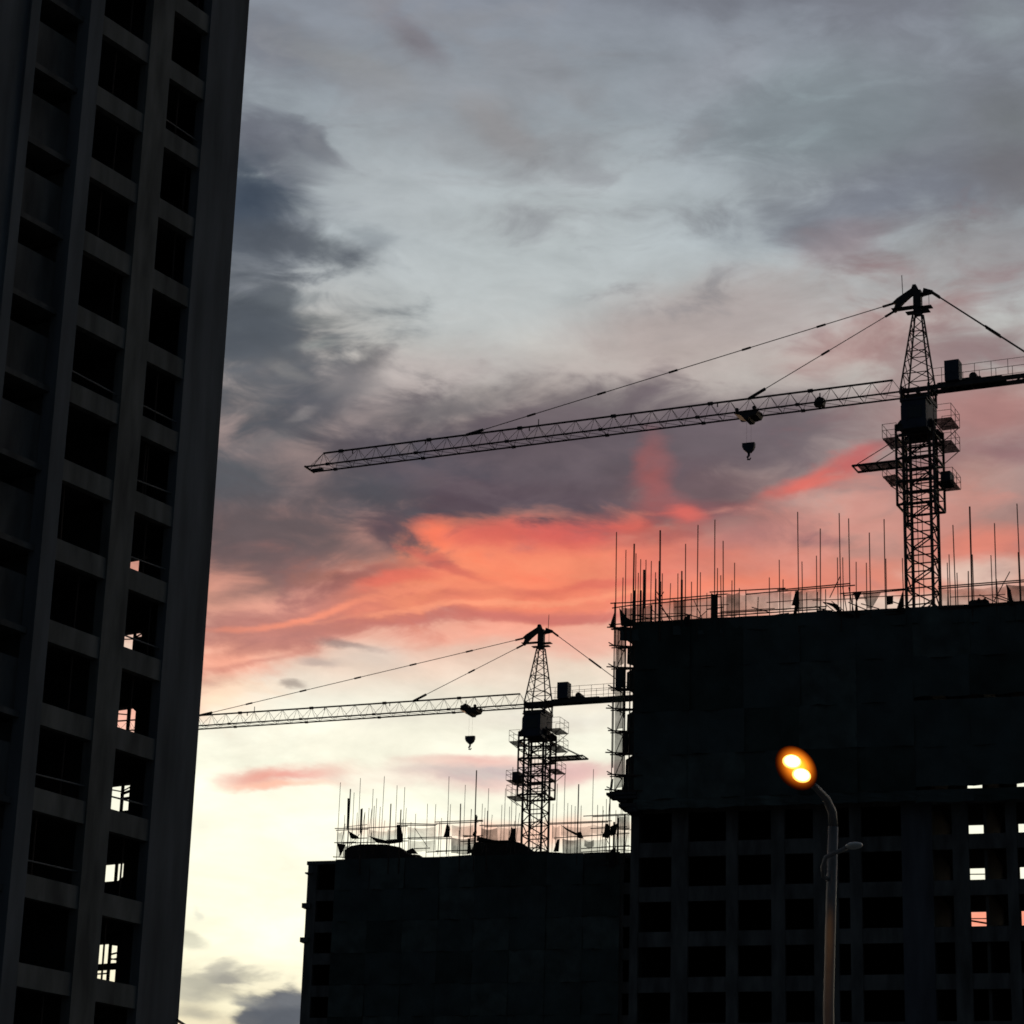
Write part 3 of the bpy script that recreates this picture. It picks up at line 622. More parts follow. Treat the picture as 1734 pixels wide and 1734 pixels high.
# ------------------------------------------------------------------ the farther block
pM = at_y(508, 1720, 226.0)
FB = Frame((pM.x, pM.y), ROT)
BF = tag(empty('far_block', None, (pM.x, pM.y, 0), ROT), 'farther unfinished block with stepped dark roof edge, between tall tower and netted block', 'building')
YM = -.9
Q = lambda x, y, yl=0.0: FB.pix(x, y, yl)
rz_ = Q(640, 1455).z
XWM = Q(1120, 1560).x; DM = 11.0
HM = 2.85
fl = [rz_ - HM * (k + 1) for k in range(int(rz_ // HM))]
pp = []
x = 0.0; i = 0
while x < XWM - 2:
    w = (.9, 1.3, .7)[i % 3]; pp.append((x, x + w)); x += w + (2.1, 2.7, 1.8)[i % 3]; i += 1
for a, b in pp: box('pier', BF, (a, 0, 0), (min(b, XWM), .4, rz_ - .35), CONCD)
for z in fl:
    box('edge_beam', BF, (.05, .05, z - .8), (XWM - .05, .34, z + .2), CONCD)
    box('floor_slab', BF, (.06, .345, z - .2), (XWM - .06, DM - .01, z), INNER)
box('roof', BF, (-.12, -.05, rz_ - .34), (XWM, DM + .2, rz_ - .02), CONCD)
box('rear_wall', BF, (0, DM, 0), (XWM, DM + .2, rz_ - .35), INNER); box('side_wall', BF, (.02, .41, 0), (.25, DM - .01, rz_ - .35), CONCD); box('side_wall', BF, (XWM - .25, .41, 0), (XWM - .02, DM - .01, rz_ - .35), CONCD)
for k, y in enumerate((1478, 1530, 1588)):                  # small ledges sticking out along the outer edge
    p = Q(519 - .05 * (y - 1478), y); box('cornice', BF, (-.30 if k else -.16, -.3, p.z - (.42 if k else .12)), (.5, .6, p.z), CONCD)
def rooflump(name, pts, y0, y1, mt=CONC):
    c = [Q(px, py, 1.0) for px, py in pts]; mb = MB(); mb.prism([(p.x, p.z) for p in c], 'y', y0, y1); return mb.build(name, mt, BF)
rooflump('roof_block', [(586, 1462), (586, 1441), (596, 1434), (612, 1431), (655, 1431), (680, 1436), (692, 1447), (706, 1450), (706, 1462)], .6, 6, TARP)
rooflump('roof_block', [(800, 1460), (800, 1442), (806, 1428), (818, 1425), (868, 1424), (888, 1430), (905, 1443), (950, 1445), (984, 1449), (1000, 1457), (1000, 1468), (800, 1468)], .6, 7, TARP)
rooflump('roof_block', [(995, 1470), (996, 1460), (1030, 1467), (1064, 1462), (1064, 1474)], .6, 6, TARP)
rooflump('water_tank', [(690, 1455), (689, 1446), (694, 1443), (704, 1444), (705, 1455)], 2, 4, TARP)
rooflump('parapet', [(705, 1456), (760, 1453.5), (802, 1450.5), (802, 1460), (705, 1460)], .1, .5)
LB_M = ['tall dark cloth bunched upright on rails at the step in farther block\'s scaffold', 'dark triangular cloth pinned to a pole midway along farther block\'s roof', 'sagging dark cloth slung like a hammock above the first roof mound', 'pointed dark cloth at the outermost corner of the farther block\'s roof scaffold',
        'small dark cloth beside the thick pole near the farther block\'s outer corner', 'dark cloth strip slung diagonally just beyond the smaller crane\'s mast', 'small dark knot of cloth at the low end of the diagonal strip', 'dark teardrop cloth hanging on the rails beside the netted block\'s wall',
        'smaller dark cloth touching the teardrop cloth near the netted block\'s wall', 'dark cloth heap standing on the roof below the teardrop cloth', 'thin dark upright cloth just before the second roof mound', 'small dark cloth standing on the second roof mound beside the smaller mast',
        'slim dark cloth leaning on the roof just beyond the smaller crane\'s mast', 'low dark cloth heap at the end of the first roof mound', 'dark cloth wrapped round the thickest pole above the second roof mound', 'long dark cloth strip trailing along top of the second roof mound']
SCM = tag(empty('scaffolding', None, (pM.x, pM.y, 0), ROT), 'tube scaffold with ragged cloths and thin poles on the roof of the farther block', 'scaffolding')
QF = lambda x, y: FB.pix(x, y, YM)
nets = [Q(566, 1500, YM).x + 3.3 * i for i in range(int((XWM - 4) // 3.3))]
ztop = rz_ - .1
for r in range(6):
    for xc in nets: sheet('net_panel', SCM, ((xc, YM, ztop - 2.8 * r), (xc + 3.29, YM, ztop - 2.8 * r), (xc + 3.29, YM, ztop - 2.8 * (r + 1)), (xc, YM, ztop - 2.8 * (r + 1))), random.choice((NET, NET, NETB, NETC)), 6, 4, .09)
TALL_M = [(576.6, 1325, 1), (593.5, 1336, 2), (599.7, 1342, 1), (610.5, 1317.5, 1), (613.4, 1369, 2), (632, 1336, 1), (651, 1314.6, 1), (662, 1361, 2), (672.5, 1330, 1), (685.5, 1333, 1), (679, 1371, 2), (688, 1368, 1), (704, 1378, 1), (724, 1361, 1), (738, 1362, 1), (760.4, 1314.6, 1),
          (763, 1362, 1), (780, 1361, 2), (788, 1329, 1), (807, 1304.5, 2), (625, 1368, 1), (618, 1375, 1), (638, 1352, 1), (827.6, 1335, 1), (826, 1373, 2), (817, 1361, 1), (821.5, 1368, 1), (850, 1363, 1), (856, 1335, 1), (863, 1366, 1), (868.6, 1299, 1), (874, 1361, 1), (936.6, 1361, 1),
          (944, 1327, 1), (957, 1309, 1), (961.6, 1360, 1), (968, 1363, 1), (974, 1365, 1), (980, 1328, 2), (1005, 1302.5, 1), (1012, 1363, 1), (1021, 1365, 1), (1027, 1353, 1), (1033, 1349, 2), (584, 1380, 1), (644, 1366, 1), (696, 1392, 1), (748, 1385, 1), (798, 1370, 1), (1043, 1372, 1), (1052, 1368, 1), (605, 1376, 1)]
for px, py, w in TALL_M:
    yl = YM if w == 2 else random.choice((.4, 3.0, DM + .6))
    p = FB.pix(px, py, yl); bar('scaffold_pole', SCM, (p.x + random.uniform(-.08, .08), yl, rz_ - 1.5), p, .055 if w == 2 else .026, RUST)
for px, yt, yb in ((590, 1352, 1404), (612, 1370, 1410), (806, 1380, 1440), (1058, 1378, 1462), (1040, 1392, 1465), (1047, 1385, 1462)): bar('scaffold_pole', SCM, QF(px - 1.5, yb), QF(px, yt), .09, RUST)
for x0, y0, x1, y1 in ((567, 1403, 625, 1402), (569, 1406, 624, 1404), (620, 1402, 690, 1399), (672, 1394, 740, 1396), (674, 1397, 738, 1398), (736, 1392, 818, 1389), (738, 1395, 810, 1392), (805, 1390, 818, 1391), (812, 1398, 886, 1396), (820, 1400, 884, 1398), (928, 1394, 1036, 1390),
                       (930, 1396, 1030, 1392), (988, 1382, 1068, 1378), (1004, 1383, 1066, 1380), (690, 1419, 765, 1417), (692, 1421, 764, 1420), (785, 1417, 818, 1415), (784, 1415, 812, 1416), (938, 1419, 1066, 1411), (984, 1437, 1066, 1432), (984, 1443, 1060, 1438), (1000, 1460, 1066, 1452), (1000, 1466, 1060, 1462), (1024, 1405, 1066, 1403),
                       (566, 1427, 602, 1426), (580, 1428, 690, 1424), (564, 1451, 588, 1452), (738, 1441, 804, 1440), (722, 1443, 802, 1439), (702, 1437, 728, 1436), (596, 1420, 622, 1419), (1000, 1403, 1062, 1400), (780, 1425, 806, 1424)):
    bar('ledger', SCM, QF(x0, y0), QF(x1, y1), .042, RUST)
for x0, x1, yt, yb, mt in ((570, 580, 1407, 1450, NETL), (582, 590, 1430, 1452, NETM), (625, 672, 1405, 1424, NETL), (690, 738, 1400, 1418, NETL), (690, 738, 1422, 1440, NETL), (765, 802, 1397, 1415, NETL), (764, 803, 1418, 1444, NETM), (815, 842, 1402, 1424, NETM), (842, 884, 1400, 1424, NETL), (866, 874, 1400, 1424, TARP), (936, 948, 1398, 1420, NETL),
                           (950, 1004, 1398, 1416, NETL), (1004, 1030, 1396, 1412, NETL), (952, 984, 1420, 1444, NETM), (984, 1026, 1420, 1452, NETL), (990, 1006, 1422, 1434, NETM), (1044, 1066, 1380, 1404, NETM), (1048, 1066, 1406, 1432, NETL), (1026, 1048, 1438, 1464, NETM), (1054, 1066, 1434, 1452, NETL)):
    sheet('net_panel', SCM, (QF(x0, yt), QF(x1, yt - .3), QF(x1, yb), QF(x0, yb)), mt, 5, 4, .1, .18)
for i in range(46):
    px = random.uniform(572, 1062); e = 1452 - random.uniform(0, 8)
    q = QF(px, e); k = random.random()
    if k < .62: bar('scaffold_pole', SCM, q, q + Vector((random.choice((.06, .1, .4)) * random.uniform(-1, 1), random.choice((0, 1.0)), random.uniform(1.6, 4.6))), random.choice((.022, .026, .034)), RUST)
    elif k < .82: bar('brace', SCM, q + Vector((0, 0, .6)), q + Vector((random.choice((-1, 1)) * random.uniform(.8, 2.0), 0, random.uniform(1.5, 3.0))), .026, RUST)
    else: q.z += random.uniform(.5, 2.6); bar('ledger', SCM, q, q + Vector((random.uniform(2, 5), 0, random.uniform(-.1, .25))), .03, RUST)
for i, pts in enumerate([((673, 1397), (679, 1397), (682, 1412), (684, 1424), (676, 1428), (672, 1420)), ((757, 1398), (760, 1396), (763, 1404), (761, 1418), (751, 1418), (754, 1408)), ((625, 1416), (640, 1423), (660, 1426), (680, 1421), (682, 1426), (660, 1430), (640, 1428)), ((571, 1428), (586, 1430), (577, 1450), (573, 1438)),
                         ((592, 1408), (606, 1416), (610, 1420), (594, 1420)), ((950, 1397), (962, 1404), (980, 1412), (984, 1418), (974, 1414), (958, 1405)), ((976, 1410), (984, 1408), (988, 1420), (980, 1420)), ((1026, 1395), (1030, 1395), (1036, 1412), (1030, 1420), (1020, 1418), (1023, 1408)), ((1034, 1400), (1046, 1394), (1044, 1412), (1034, 1416)),
                         ((1034, 1440), (1042, 1436), (1044, 1466), (1032, 1468)), ((793, 1420), (796, 1420), (798, 1444), (792, 1448)), ((866, 1408), (868, 1400), (869, 1424), (862, 1423)), ((943, 1422), (948, 1420), (946, 1442), (938, 1443)), ((688, 1440), (700, 1436), (708, 1446), (690, 1446)), ((806, 1400), (808, 1410), (806, 1420), (801, 1414)),
                         ((808, 1416), (830, 1422), (850, 1425), (872, 1424), (872, 1427), (840, 1429), (808, 1425))]):
    flap(FB, pts, TARP, LB_M[i], 'loose cloths on the farther block\'s roof scaffold', fn=QF)

# ------------------------------------------------------------------ tower cranes
def crane(name, label, X, Y, yaw, zb, t1, t2, ttr, hook_drop, flip, zsee, dh):
    """tower crane: jib along local +x, mast on the axis, zb = height of the jib's lower chords"""
    c = tag(empty(name, None, (X, Y, 0), yaw), label, 'tower crane', 'tower cranes over the building site')
    V = Vector; S = 1.0                                          # half the mast's side
    # mast sections
    top = zb - 3.1; h = 2.5; z = top; first = True
    def section_bars(z0, z1, add_c, add_b):
        cs = [V((sx * S, sy * S, 0)) for sx, sy in ((1, 1), (-1, 1), (-1, -1), (1, -1))]; up = V((0, 0, 1))
        for q in cs: add_c(q + up * z0, q + up * z1)
        zm = (z0 + z1) / 2
        for i in range(4):
            a, b = cs[i], cs[(i + 1) % 4]
            add_b(a + up * z0, b + up * z0); add_b(a + up * zm, b + up * zm)
            add_b(a + up * z0, b + up * zm); add_b(a + up * z1, b + up * zm)
    while z > .1:
        z0 = max(0, z - h)
        if z > zsee:
            s = empty('mast_section', c)
            section_bars(z0, z, lambda p, q: bar('chord', s, p, q, .125, CRANE), lambda p, q: bar('brace', s, p, q, .055, CRANE))
            bar('ladder', s, (.5, -.75, z0), (.5, -.75, z), .03, CRANE); bar('ladder', s, (.15, -.75, z0), (.15, -.75, z), .03, CRANE)
        else:
            mb = MB(); section_bars(z0, z, lambda p, q: mb.bar(p, q, .085), lambda p, q: mb.bar(p, q, .045)); mb.build('mast_section', CRANE, c)
        z = z0
    box('foundation', c, (-2.6, -2.6, 0), (2.6, 2.6, .5), BALLAST)
    # climbing cage round the upper mast
    cg = empty('climbing_cage', c); C = 1.42; ct, cb = zb - 2.9, zb - 10.1
    cs = [(C, C), (-C, C), (-C, -C), (C, -C)]
    for k, (x, y) in enumerate(cs): bar('cage_post', cg, (x, y, cb + (0 if k in (1, 3) else .9)), (x, y, ct), .10, CRANE)
    n = 7
    for i in range(n + 1):
        z = cb + .9 + (ct - cb - .9) * i / n
        for k in range(4):
            a, b = cs[k], cs[(k + 1) % 4]; bar('cage_rail', cg, (*a, z), (*b, z), .05 if i % 2 else .1, CRANE)
            if i < n and (i + k) % 2 == 0: bar('brace', cg, (*a, z), (*b, z + (ct - cb - .9) / n), .035, CRANE)
    mb = MB()
    mb.prism([(-C - .1, ct - .5), (-C - .1, ct - .2), (-C + .35, ct + .35), (C - .35, ct + .35), (C + .1, ct - .2), (C + .1, ct - .5)], 'y', -C, -C + .12)
    mb.prism([(-C - .1, ct - .5), (-C - .1, ct - .2), (-C + .35, ct + .35), (C - .35, ct + .35), (C + .1, ct - .2), (C + .1, ct - .5)], 'y', C - .12, C)
    mb.build('cage_crown', CRANE, cg)
    # working platforms with rails
    def platform(side, z, reach, y0, y1, rail=1.1, bracket=True, box_on=False):
        p = empty('platform', c); a, b = (C + .02, C + reach) if side > 0 else (-C - reach, -C - .02)
        box('deck', p, (a, y0, z - .05), (b, y1, z), GRATE); o = b if side > 0 else a; i_ = a if side > 0 else b
        for y in (y0, (y0 + y1) / 2, y1): bar('rail_post', p, (o, y, z), (o, y, z + rail), .022, CRANE)
        for y in (y0, y1):
            bar('rail_post', p, (i_, y, z), (i_, y, z + rail), .022, CRANE)
            for zz in (rail, rail * .55): bar('hand_rail', p, (i_, y, z + zz), (o, y, z + zz), .02, CRANE)
        for zz in (rail, rail * .55): bar('hand_rail', p, (o, y0, z + zz), (o, y1, z + zz), .02, CRANE)
        if bracket:
            for y in (y0 + .2, y1 - .2): bar('bracket', p, (i_, y, z - .05 - reach * .75), (o, y, z - .05), .035, CRANE)
        if box_on: box('pump_unit', p, (i_ + side * .2, y0 + .5, z), (o - side * .35, y1 - .7, z + .95), BLUE)
    platform(-1, zb - 2.75, 1.35, -1.2, 1.3); platform(1, zb - 3.75, 1.1, -1.2, 1.2); platform(-1, zb - 4.55, 1.3, -1.3, 1.3)
    platform(flip, zb - 6.75, 1.15, -1.2, 1.2, .9); platform(-flip, zb - 7.6, 1.3, -1.2, 1.2, .95, False, True)
    if flip < 0: platform(1, zb - 9.2, 1.2, -1.2, 1.2, 1.1)
    # loading beam for new mast sections
    lb = empty('loading_beam', c); s = flip; zl = zb - 5.5
    for y in (-.75, .75): bar('beam', lb, (s * C, y, zl), (s * 5.0, y, zl), .1, CRANE)
    box('deck', lb, (min(s * C, s * 4.6), -.7, zl - .08), (max(s * C, s * 4.6), .7, zl - .03), GRATE)
    for i in range(5): xx = s * (C + (5.0 - C) * i / 4); bar('cross_bar', lb, (xx, -.8, zl), (xx, .8, zl), .07, CRANE)
    for y in (-.75, .75): bar('tie_rod', lb, (s * 4.7, y, zl + .05), (s * C, y, zl + 1.75), .035, CRANE)
    # slewing ring, turntable and cab
    mb = MB(); mb.tube([(0, 0, zb - 3.1), (0, 0, zb - 2.5), (0, 0, zb - 2.45), (0, 0, zb - 1.0)], [1.25, 1.25, 1.05, 1.0], 20); mb.build('slewing_ring', CRANE, c)
    box('turntable', c, (-1.15, -1.15, zb - 1.0), (1.15, 1.15, zb - .75), CRANE)
    mb = MB(); mb.prism([(-.9, zb - 2.9), (.8, zb - 2.9), (1.0, zb - 2.4), (1.0, zb - 1.1), (.8, zb - .7), (-.9, zb - .7)], 'y', 1.0, 2.4); cab = mb.build('cab', BLUE, c); cab.location = (-.25, 0, -.75)
    box('window_pane', cab, (-.6, 2.4, zb - 2.1), (.5, 2.43, zb - 1.2), GLASS); box('window_pane', cab, (.98, 1.2, zb - 2.2), (1.03, 2.2, zb - 1.3), GLASS); box('window_frame', cab, (.5, 2.4, zb - 2.3), (.6, 2.45, zb - 1.1), BLUE); box('cab_roof', cab, (-1.0, .95, zb - .7), (.95, 2.5, zb - .6), BLUE)
    box('machine_box', c, (-1.1, -1.1, zb - 2.4), (1.1, .98, zb - 1.05), BLUE)
    for x in (-1.05, 1.05):
        for y in (-1.05, 1.05): bar('chord', c, (x, y, zb - .75), (x, y, zb + .3), .1, CRANE)
    for x in (-1.05, 1.05): bar('brace', c, (x, -1.05, zb - .75), (x, 1.05, zb + .2), .06, CRANE); bar('brace', c, (-x, x, zb - .75), (x, x, zb + .2), .06, CRANE)
    # tower head: four legs drawn in towards a neck over the jib side
    hd_ = empty('tower_head', c); nx = -.12; zn, zt = zb + 6.2 + dh, zb + 8.1 + dh
    b4 = [V((1.1, 1.05, zb + .1)), V((-1.1, 1.05, zb + .1)), V((-1.1, -1.05, zb + .1)), V((1.1, -1.05, zb + .1))]
    t4 = [V((nx + .32, .3, zn)), V((nx - .32, .3, zn)), V((nx - .32, -.3, zn)), V((nx + .32, -.3, zn))]
    for a, b in zip(b4, t4): bar('head_leg', hd_, a, b, .07, CRANE)
    n = 7
    for i in range(n):
        u0_, u1_ = (i / n) ** .85, ((i + 1) / n) ** .85
        for k in range(4):
            k2 = (k + 1) % 4
            bar('brace', hd_, b4[k].lerp(t4[k], u0_), b4[k2].lerp(t4[k2], u1_), .035, CRANE)
            if i % 2 == 1: bar('brace', hd_, b4[k].lerp(t4[k], u0_), b4[k2].lerp(t4[k2], u0_), .04, CRANE)
    mb = MB(); mb.box((nx - .3, -.26, zn - .1), (nx + .3, .26, zt)); mb.build('head_neck', CRANE, hd_)
    mb = MB(); mb.prism([(nx - .35, zt - .5), (nx + .1, zt + .55), (nx + .35, zt + .55), (nx + .45, zt + .25), (nx + 1.6, zt - .4), (nx + 2.0, zt - .75), (nx + 1.7, zt - .85), (nx + 1.95, zt - 1.45), (nx + 1.75, zt - 1.5), (nx + 1.05, zt - .8), (nx + .4, zt - .3), (nx - .5, zt - .45), (nx - 1.2, zt - .35), (nx - 1.2, zt - .15), (nx - .5, zt + .15)], 'y', -.14, .14); mb.build('head_plate', CRANE, hd_)
    for z, a, b in ((zn + .15, -.9, .9), (zn + .6, .1, 2.0), (zn + .45, -1.1, .0)): box('head_platform', hd_, (nx + a, -.35, z), (nx + b, .35, z + .04), STEEL)
    bar('hand_rail', hd_, (nx - 1.0, .5, zn + .45), (nx - 1.0, .5, zn + 1.5), .02, CRANE)
    bar('lightning_rod', hd_, (nx + (1.15 if flip > 0 else -.7), 0, zt - .4), (nx + (1.2 if flip > 0 else -.75), 0, zt + 1.5), .03, CRANE)
    for y in (-.62, .62): box('root_frame', c, (-1.3, y - .1, zb - .14), (1.3, y + .1, zb + .2), CRANE)
    for x in (-1.2, 0, 1.2): box('root_frame', c, (x - .1, -.52, zb - .12), (x + .1, .52, zb + .15), CRANE)
    # jib: two lower chords, one upper, zigzag webs
    JL, P_, HJ, WJ = 51.6, 1.625, 1.28, .7; x0 = 1.15
    nb = int((JL - x0) / P_)
    for s0 in range(0, nb, 5):
        js = empty('jib_section', c); s1 = min(s0 + 5, nb); xa, xb = x0 + s0 * P_, x0 + s1 * P_ + (.45 if s1 == nb else 0)
        for y in (-WJ, WJ): bar('chord', js, (xa, y, zb), (xb, y, zb), .075, CRANE)
        xt0, xt1 = xa + (P_ / 2 if s0 == 0 else -P_ / 2), x0 + s1 * P_ - P_ / 2
        bar('chord', js, (xt0, 0, zb + HJ), (xt1, 0, zb + HJ), .085, CRANE)
        for i in range(s0, s1):
            xi = x0 + i * P_; xm = xi + P_ / 2
            for y in (-WJ, WJ):
                bar('web_bar', js, (xi, y, zb), (xm, 0, zb + HJ), .018, CRANE); bar('web_bar', js, (xi + P_, y, zb), (xm, 0, zb + HJ), .018, CRANE)
            bar('cross_bar', js, (xi, -WJ, zb), (xi, WJ, zb), .022, CRANE)
            bar('cross_bar', js, (xi, -WJ, zb), (xi + P_, WJ, zb), .02, CRANE)
        if s0: box('joint_plate', js, (xa - P_ / 2 - .2, -.1, zb + HJ - .12), (xa - P_ / 2 + .2, .1, zb + HJ + .12), CRANE)
        for y in (-WJ, WJ):
            if s0: box('joint_plate', js, (xa - .16, y - .1, zb - .1), (xa + .16, y + .1, zb + .1), CRANE)
    te = empty('jib_tip', c); xt = x0 + nb * P_
    bar('cross_bar', te, (xt + .45, -WJ - .1, zb), (xt + .45, WJ + .1, zb), .09, CRANE)
    box('end_stop', te, (xt - .6, -.55, zb - .12), (xt + .4, -.25, zb + .12), CRANE); bar('web_bar', te, (xt - .8, 0, zb + HJ), (xt + .4, 0, zb), .03, CRANE)
    for t in (.31, .45, .62, .8, .93): bar('lamp_bracket', te, (JL * t, 0, zb + HJ - .35), (JL * t, 0, zb + HJ), .05, CRANE)
    bar('lamp_bracket', te, (31.2, 0, zb + HJ), (31.2, 0, zb + HJ + .55), .04, CRANE)
    # tie bars
    def tie(p, q, r, marks, y):
        o = bar('tie_bar', c, p, q, r, CRANE)
        for t in marks:
            a = V(p).lerp(V(q), t); d = (V(q) - V(p)).normalized(); bar('tie_link', c, a - d * .36, a + d * .36, .09, CRANE)
        d = (V(q) - V(p)).normalized(); bar('tie_link', c, V(q) - d * 1.5, q, .13, CRANE); bar('tie_link', c, p, V(p) + d * .8, .10, CRANE)
    tie((nx + 1.95, 0, zt - .75), (t1, 0, zb + HJ), .036, (.16, .33, .5, .67, .84), 0)
    tie((nx + 1.85, 0, zt - 1.4), (t2, 0, zb + HJ), .034, (.47,), 0)
    for y in (-.12, .12): tie((nx - 1.1, y, zt - .25), (-10.6, y * 2, zb + .1), .036, (.46, .52), y)
    # trolley, hook and the small winch on the jib
    tr = empty('trolley', c)
    mb = MB(); mb.prism([(ttr - .95, zb - .05), (ttr - .8, zb - .35), (ttr - .3, zb - .45), (ttr - .2, zb - .62), (ttr + .15, zb - .62), (ttr + .4, zb - .3), (ttr + .95, zb - .1), (ttr + .95, zb + .02)], 'y', -.72, .72); mb.build('trolley_frame', CRANE, tr)
    box('trolley_cage', tr, (ttr + .1, -1.25, zb - .1), (ttr + 1.0, -.85, zb + .5), CRANE)
    for x in (-.7, .7):
        for y in (-.78, .78): bar('wheel', tr, (ttr + x, y - .06, zb + .16), (ttr + x, y + .06, zb + .16), .16, CRANE)
    zh = zb - hook_drop
    for x in (-.18, .18): bar('hoist_rope', tr, (ttr + x, 0, zh + .2), (ttr + x, 0, zb - .3), .006, ROPE)
    mb = MB(); mb.prism([(ttr - .48, zh + .2), (ttr - .48, zh - .1), (ttr - .38, zh - .35), (ttr - .14, zh - .58), (ttr + .14, zh - .58), (ttr + .38, zh - .35), (ttr + .5, zh - .1), (ttr + .5, zh + .22)], 'y', -.16, .16); mb.build('hook_block', BLUE, tr)
    mb = MB(); mb.tube([(ttr, 0, zh - .5), (ttr, 0, zh - .8), (ttr + .12, 0, zh - .95), (ttr + .1, 0, zh - 1.1), (ttr - .06, 0, zh - 1.14), (ttr - .16, 0, zh - 1.0)], [.11, .1, .09, .09, .07, .04], 8); mb.build('hook', BLUE, tr)
    mb = MB(); mb.prism([(7.4, zb - .1), (7.3, zb + .42), (7.7, zb + .6), (8.0, zb + .38), (8.1, zb - .05)], 'y', -.3, .35); wn = mb.build('trolley_winch', CRANE, c); bar('winch_post', wn, (7.7, 0, zb + .6), (7.7, 0, zb + 1.0), .05, CRANE)
    # counter jib
    cj = empty('counter_jib', c); xe = -12.4
    for y in (-.55, .55):
        box('beam', cj, (xe, y - .09, zb - .06), (-1.0, y + .09, zb + .26), CRANE)
        for i in range(9): xx = -2.0 - i * 1.25; bar('rail_post', cj, (xx, y * 1.35, zb + .28), (xx, y * 1.35, zb + 1.5), .022, CRANE)
        for zz in (1.5, .9): bar('hand_rail', cj, (-1.3, y * 1.35, zb + zz), (xe, y * 1.35, zb + zz), .02, CRANE)
    for i in range(9): xx = -1.5 - i * 1.3; bar('cross_bar', cj, (xx, -.55, zb), (xx, .55, zb), .06, CRANE); bar('cross_bar', cj, (xx, -.55, zb), (xx - 1.3, .55, zb), .045, CRANE)
    box('deck', cj, (-6.5, -.66, zb + .282), (-1.6, .66, zb + .33), STEEL)
    box('electric_cabinet', c, (-3.35, -.1, zb + .33), (-2.25, .9, zb + 1.95), BLUE)
    mb = MB(); mb.box((-4.9, -.6, zb + .332), (-3.5, .6, zb + .5)); mb.tube([(-4.3, -.5, zb + .62), (-4.3, .5, zb + .62)], [.3, .3], 14); mb.build('hoist_winch', CRANE, c)
    for i in range(3): box('ballast_block', c, (xe + .15 + i * .5, -.65, zb - 1.7), (xe + .6 + i * .5, .65, zb + .7), BALLAST)
    return c
YAW = R(90 + 65.5); AZ2 = 68.5
def solve(cx, cy, zz, xpix, YAW):
    """how far along a jib the tie or trolley stands that shows at that column"""
    lo, hi = 1.0, 60.0
    for _ in range(40):
        md = (lo + hi) / 2
        if proj((cx + math.cos(YAW) * md, cy + math.sin(YAW) * md, zz))[0] > xpix: lo = md
        else: hi = md
    return lo
a = at_y(1561, 900, 176.0); zb1 = at_y(1540, 668, 176.4).z
t1, t2, tt = solve(a.x, a.y, zb1 + 1.3, 790, YAW), solve(a.x, a.y, zb1 + 1.3, 1268, YAW), solve(a.x, a.y, zb1, 1268, YAW)
crane('tower_crane', 'larger tower crane rising behind the netted block, its long jib against dark cloud', a.x, a.y, YAW, zb1, t1, t2, tt, 2.6, 1, roofz - 3, .2)
b = at_y(909, 1300, 240.0); zb2 = at_y(900, 1196, 240.5).z
YAW2 = R(90 + AZ2); t3 = solve(b.x, b.y, zb2, 798, YAW2)
crane('tower_crane', 'smaller farther tower crane above the farther block, its jib running behind the tall tower', b.x, b.y, YAW2, zb2, t1, t2, t3, 2.9, -1, rz_ - 3, -.4)

# ------------------------------------------------------------------ street lamp
pl = at_y(1402, 1734, 32.0); k_ = 1 / 133.0
def LP(x, y, dy=0.0): return at_y(x, y, 32.0 + dy)
lamp = tag(empty('street_lamp', None, (pl.x, 32.0, .13)), 'lit amber street lamp on a curved arm, small unlit head below', 'street lamp')
def inl(p): return Vector(p) - lamp.location
ptop = LP(1411, 1400)
mb = MB(); mb.tube([(0, 0, 0), (0, 0, 1.2), inl(LP(1403, 1700)), inl(LP(1407, 1540)), inl(ptop)], [.10, .095, .068, .066, .064], 14); mb.build('pole', POLE, lamp, True)
mb = MB(); mb.tube([(0, 0, 0), (0, 0, .04), (0, 0, .05), (0, 0, .35)], [.22, .22, .15, .13], 14); mb.build('pole_base', POLE, lamp, True)
mb = MB(); mb.tube([inl(ptop), inl(LP(1409, 1374, -.05)), inl(LP(1399, 1352, -.2)), inl(LP(1383, 1335, -.45)), inl(LP(1368, 1322, -.7))], [.064, .058, .05, .045, .04], 12); mb.build('arm', POLE, lamp, True)
def emis(name, col, col2, s0, s1, rad, r0_):
    """graded emission: glow painted brightest in the middle, fading towards the rim"""
    mt = bpy.data.materials.new(name); mt.use_nodes = True; n = mt.node_tree.nodes; l = mt.node_tree.links; n.clear()
    t = n.new('ShaderNodeTexCoord'); sc = n.new('ShaderNodeVectorMath'); sc.operation = 'MULTIPLY'; l.new(t.outputs['Object'], sc.inputs[0]); sc.inputs[1].default_value = (1 / rad[0], 0, 1 / rad[2])
    ln = n.new('ShaderNodeVectorMath'); ln.operation = 'LENGTH'; l.new(sc.outputs[0], ln.inputs[0])
    mr = n.new('ShaderNodeMapRange'); l.new(ln.outputs['Value'], mr.inputs[0]); mr.inputs[1].default_value = r0_; mr.inputs[2].default_value = 1.0; mr.inputs[3].default_value = 1.0; mr.inputs[4].default_value = 0.0
    mc = n.new('ShaderNodeMix'); mc.data_type = 'RGBA'; l.new(mr.outputs[0], mc.inputs[0]); mc.inputs[6].default_value = (*col2, 1); mc.inputs[7].default_value = (*col, 1)
    pw = n.new('ShaderNodeMath'); pw.operation = 'POWER'; l.new(mr.outputs[0], pw.inputs[0]); pw.inputs[1].default_value = 1.6
    st = n.new('ShaderNodeMapRange'); l.new(pw.outputs[0], st.inputs[0]); st.inputs[3].default_value = s1; st.inputs[4].default_value = s0
    e = n.new('ShaderNodeEmission'); l.new(mc.outputs[2], e.inputs[0]); l.new(st.outputs[0], e.inputs[1]); o = n.new('ShaderNodeOutputMaterial'); l.new(e.outputs[0], o.inputs[0]); return mt
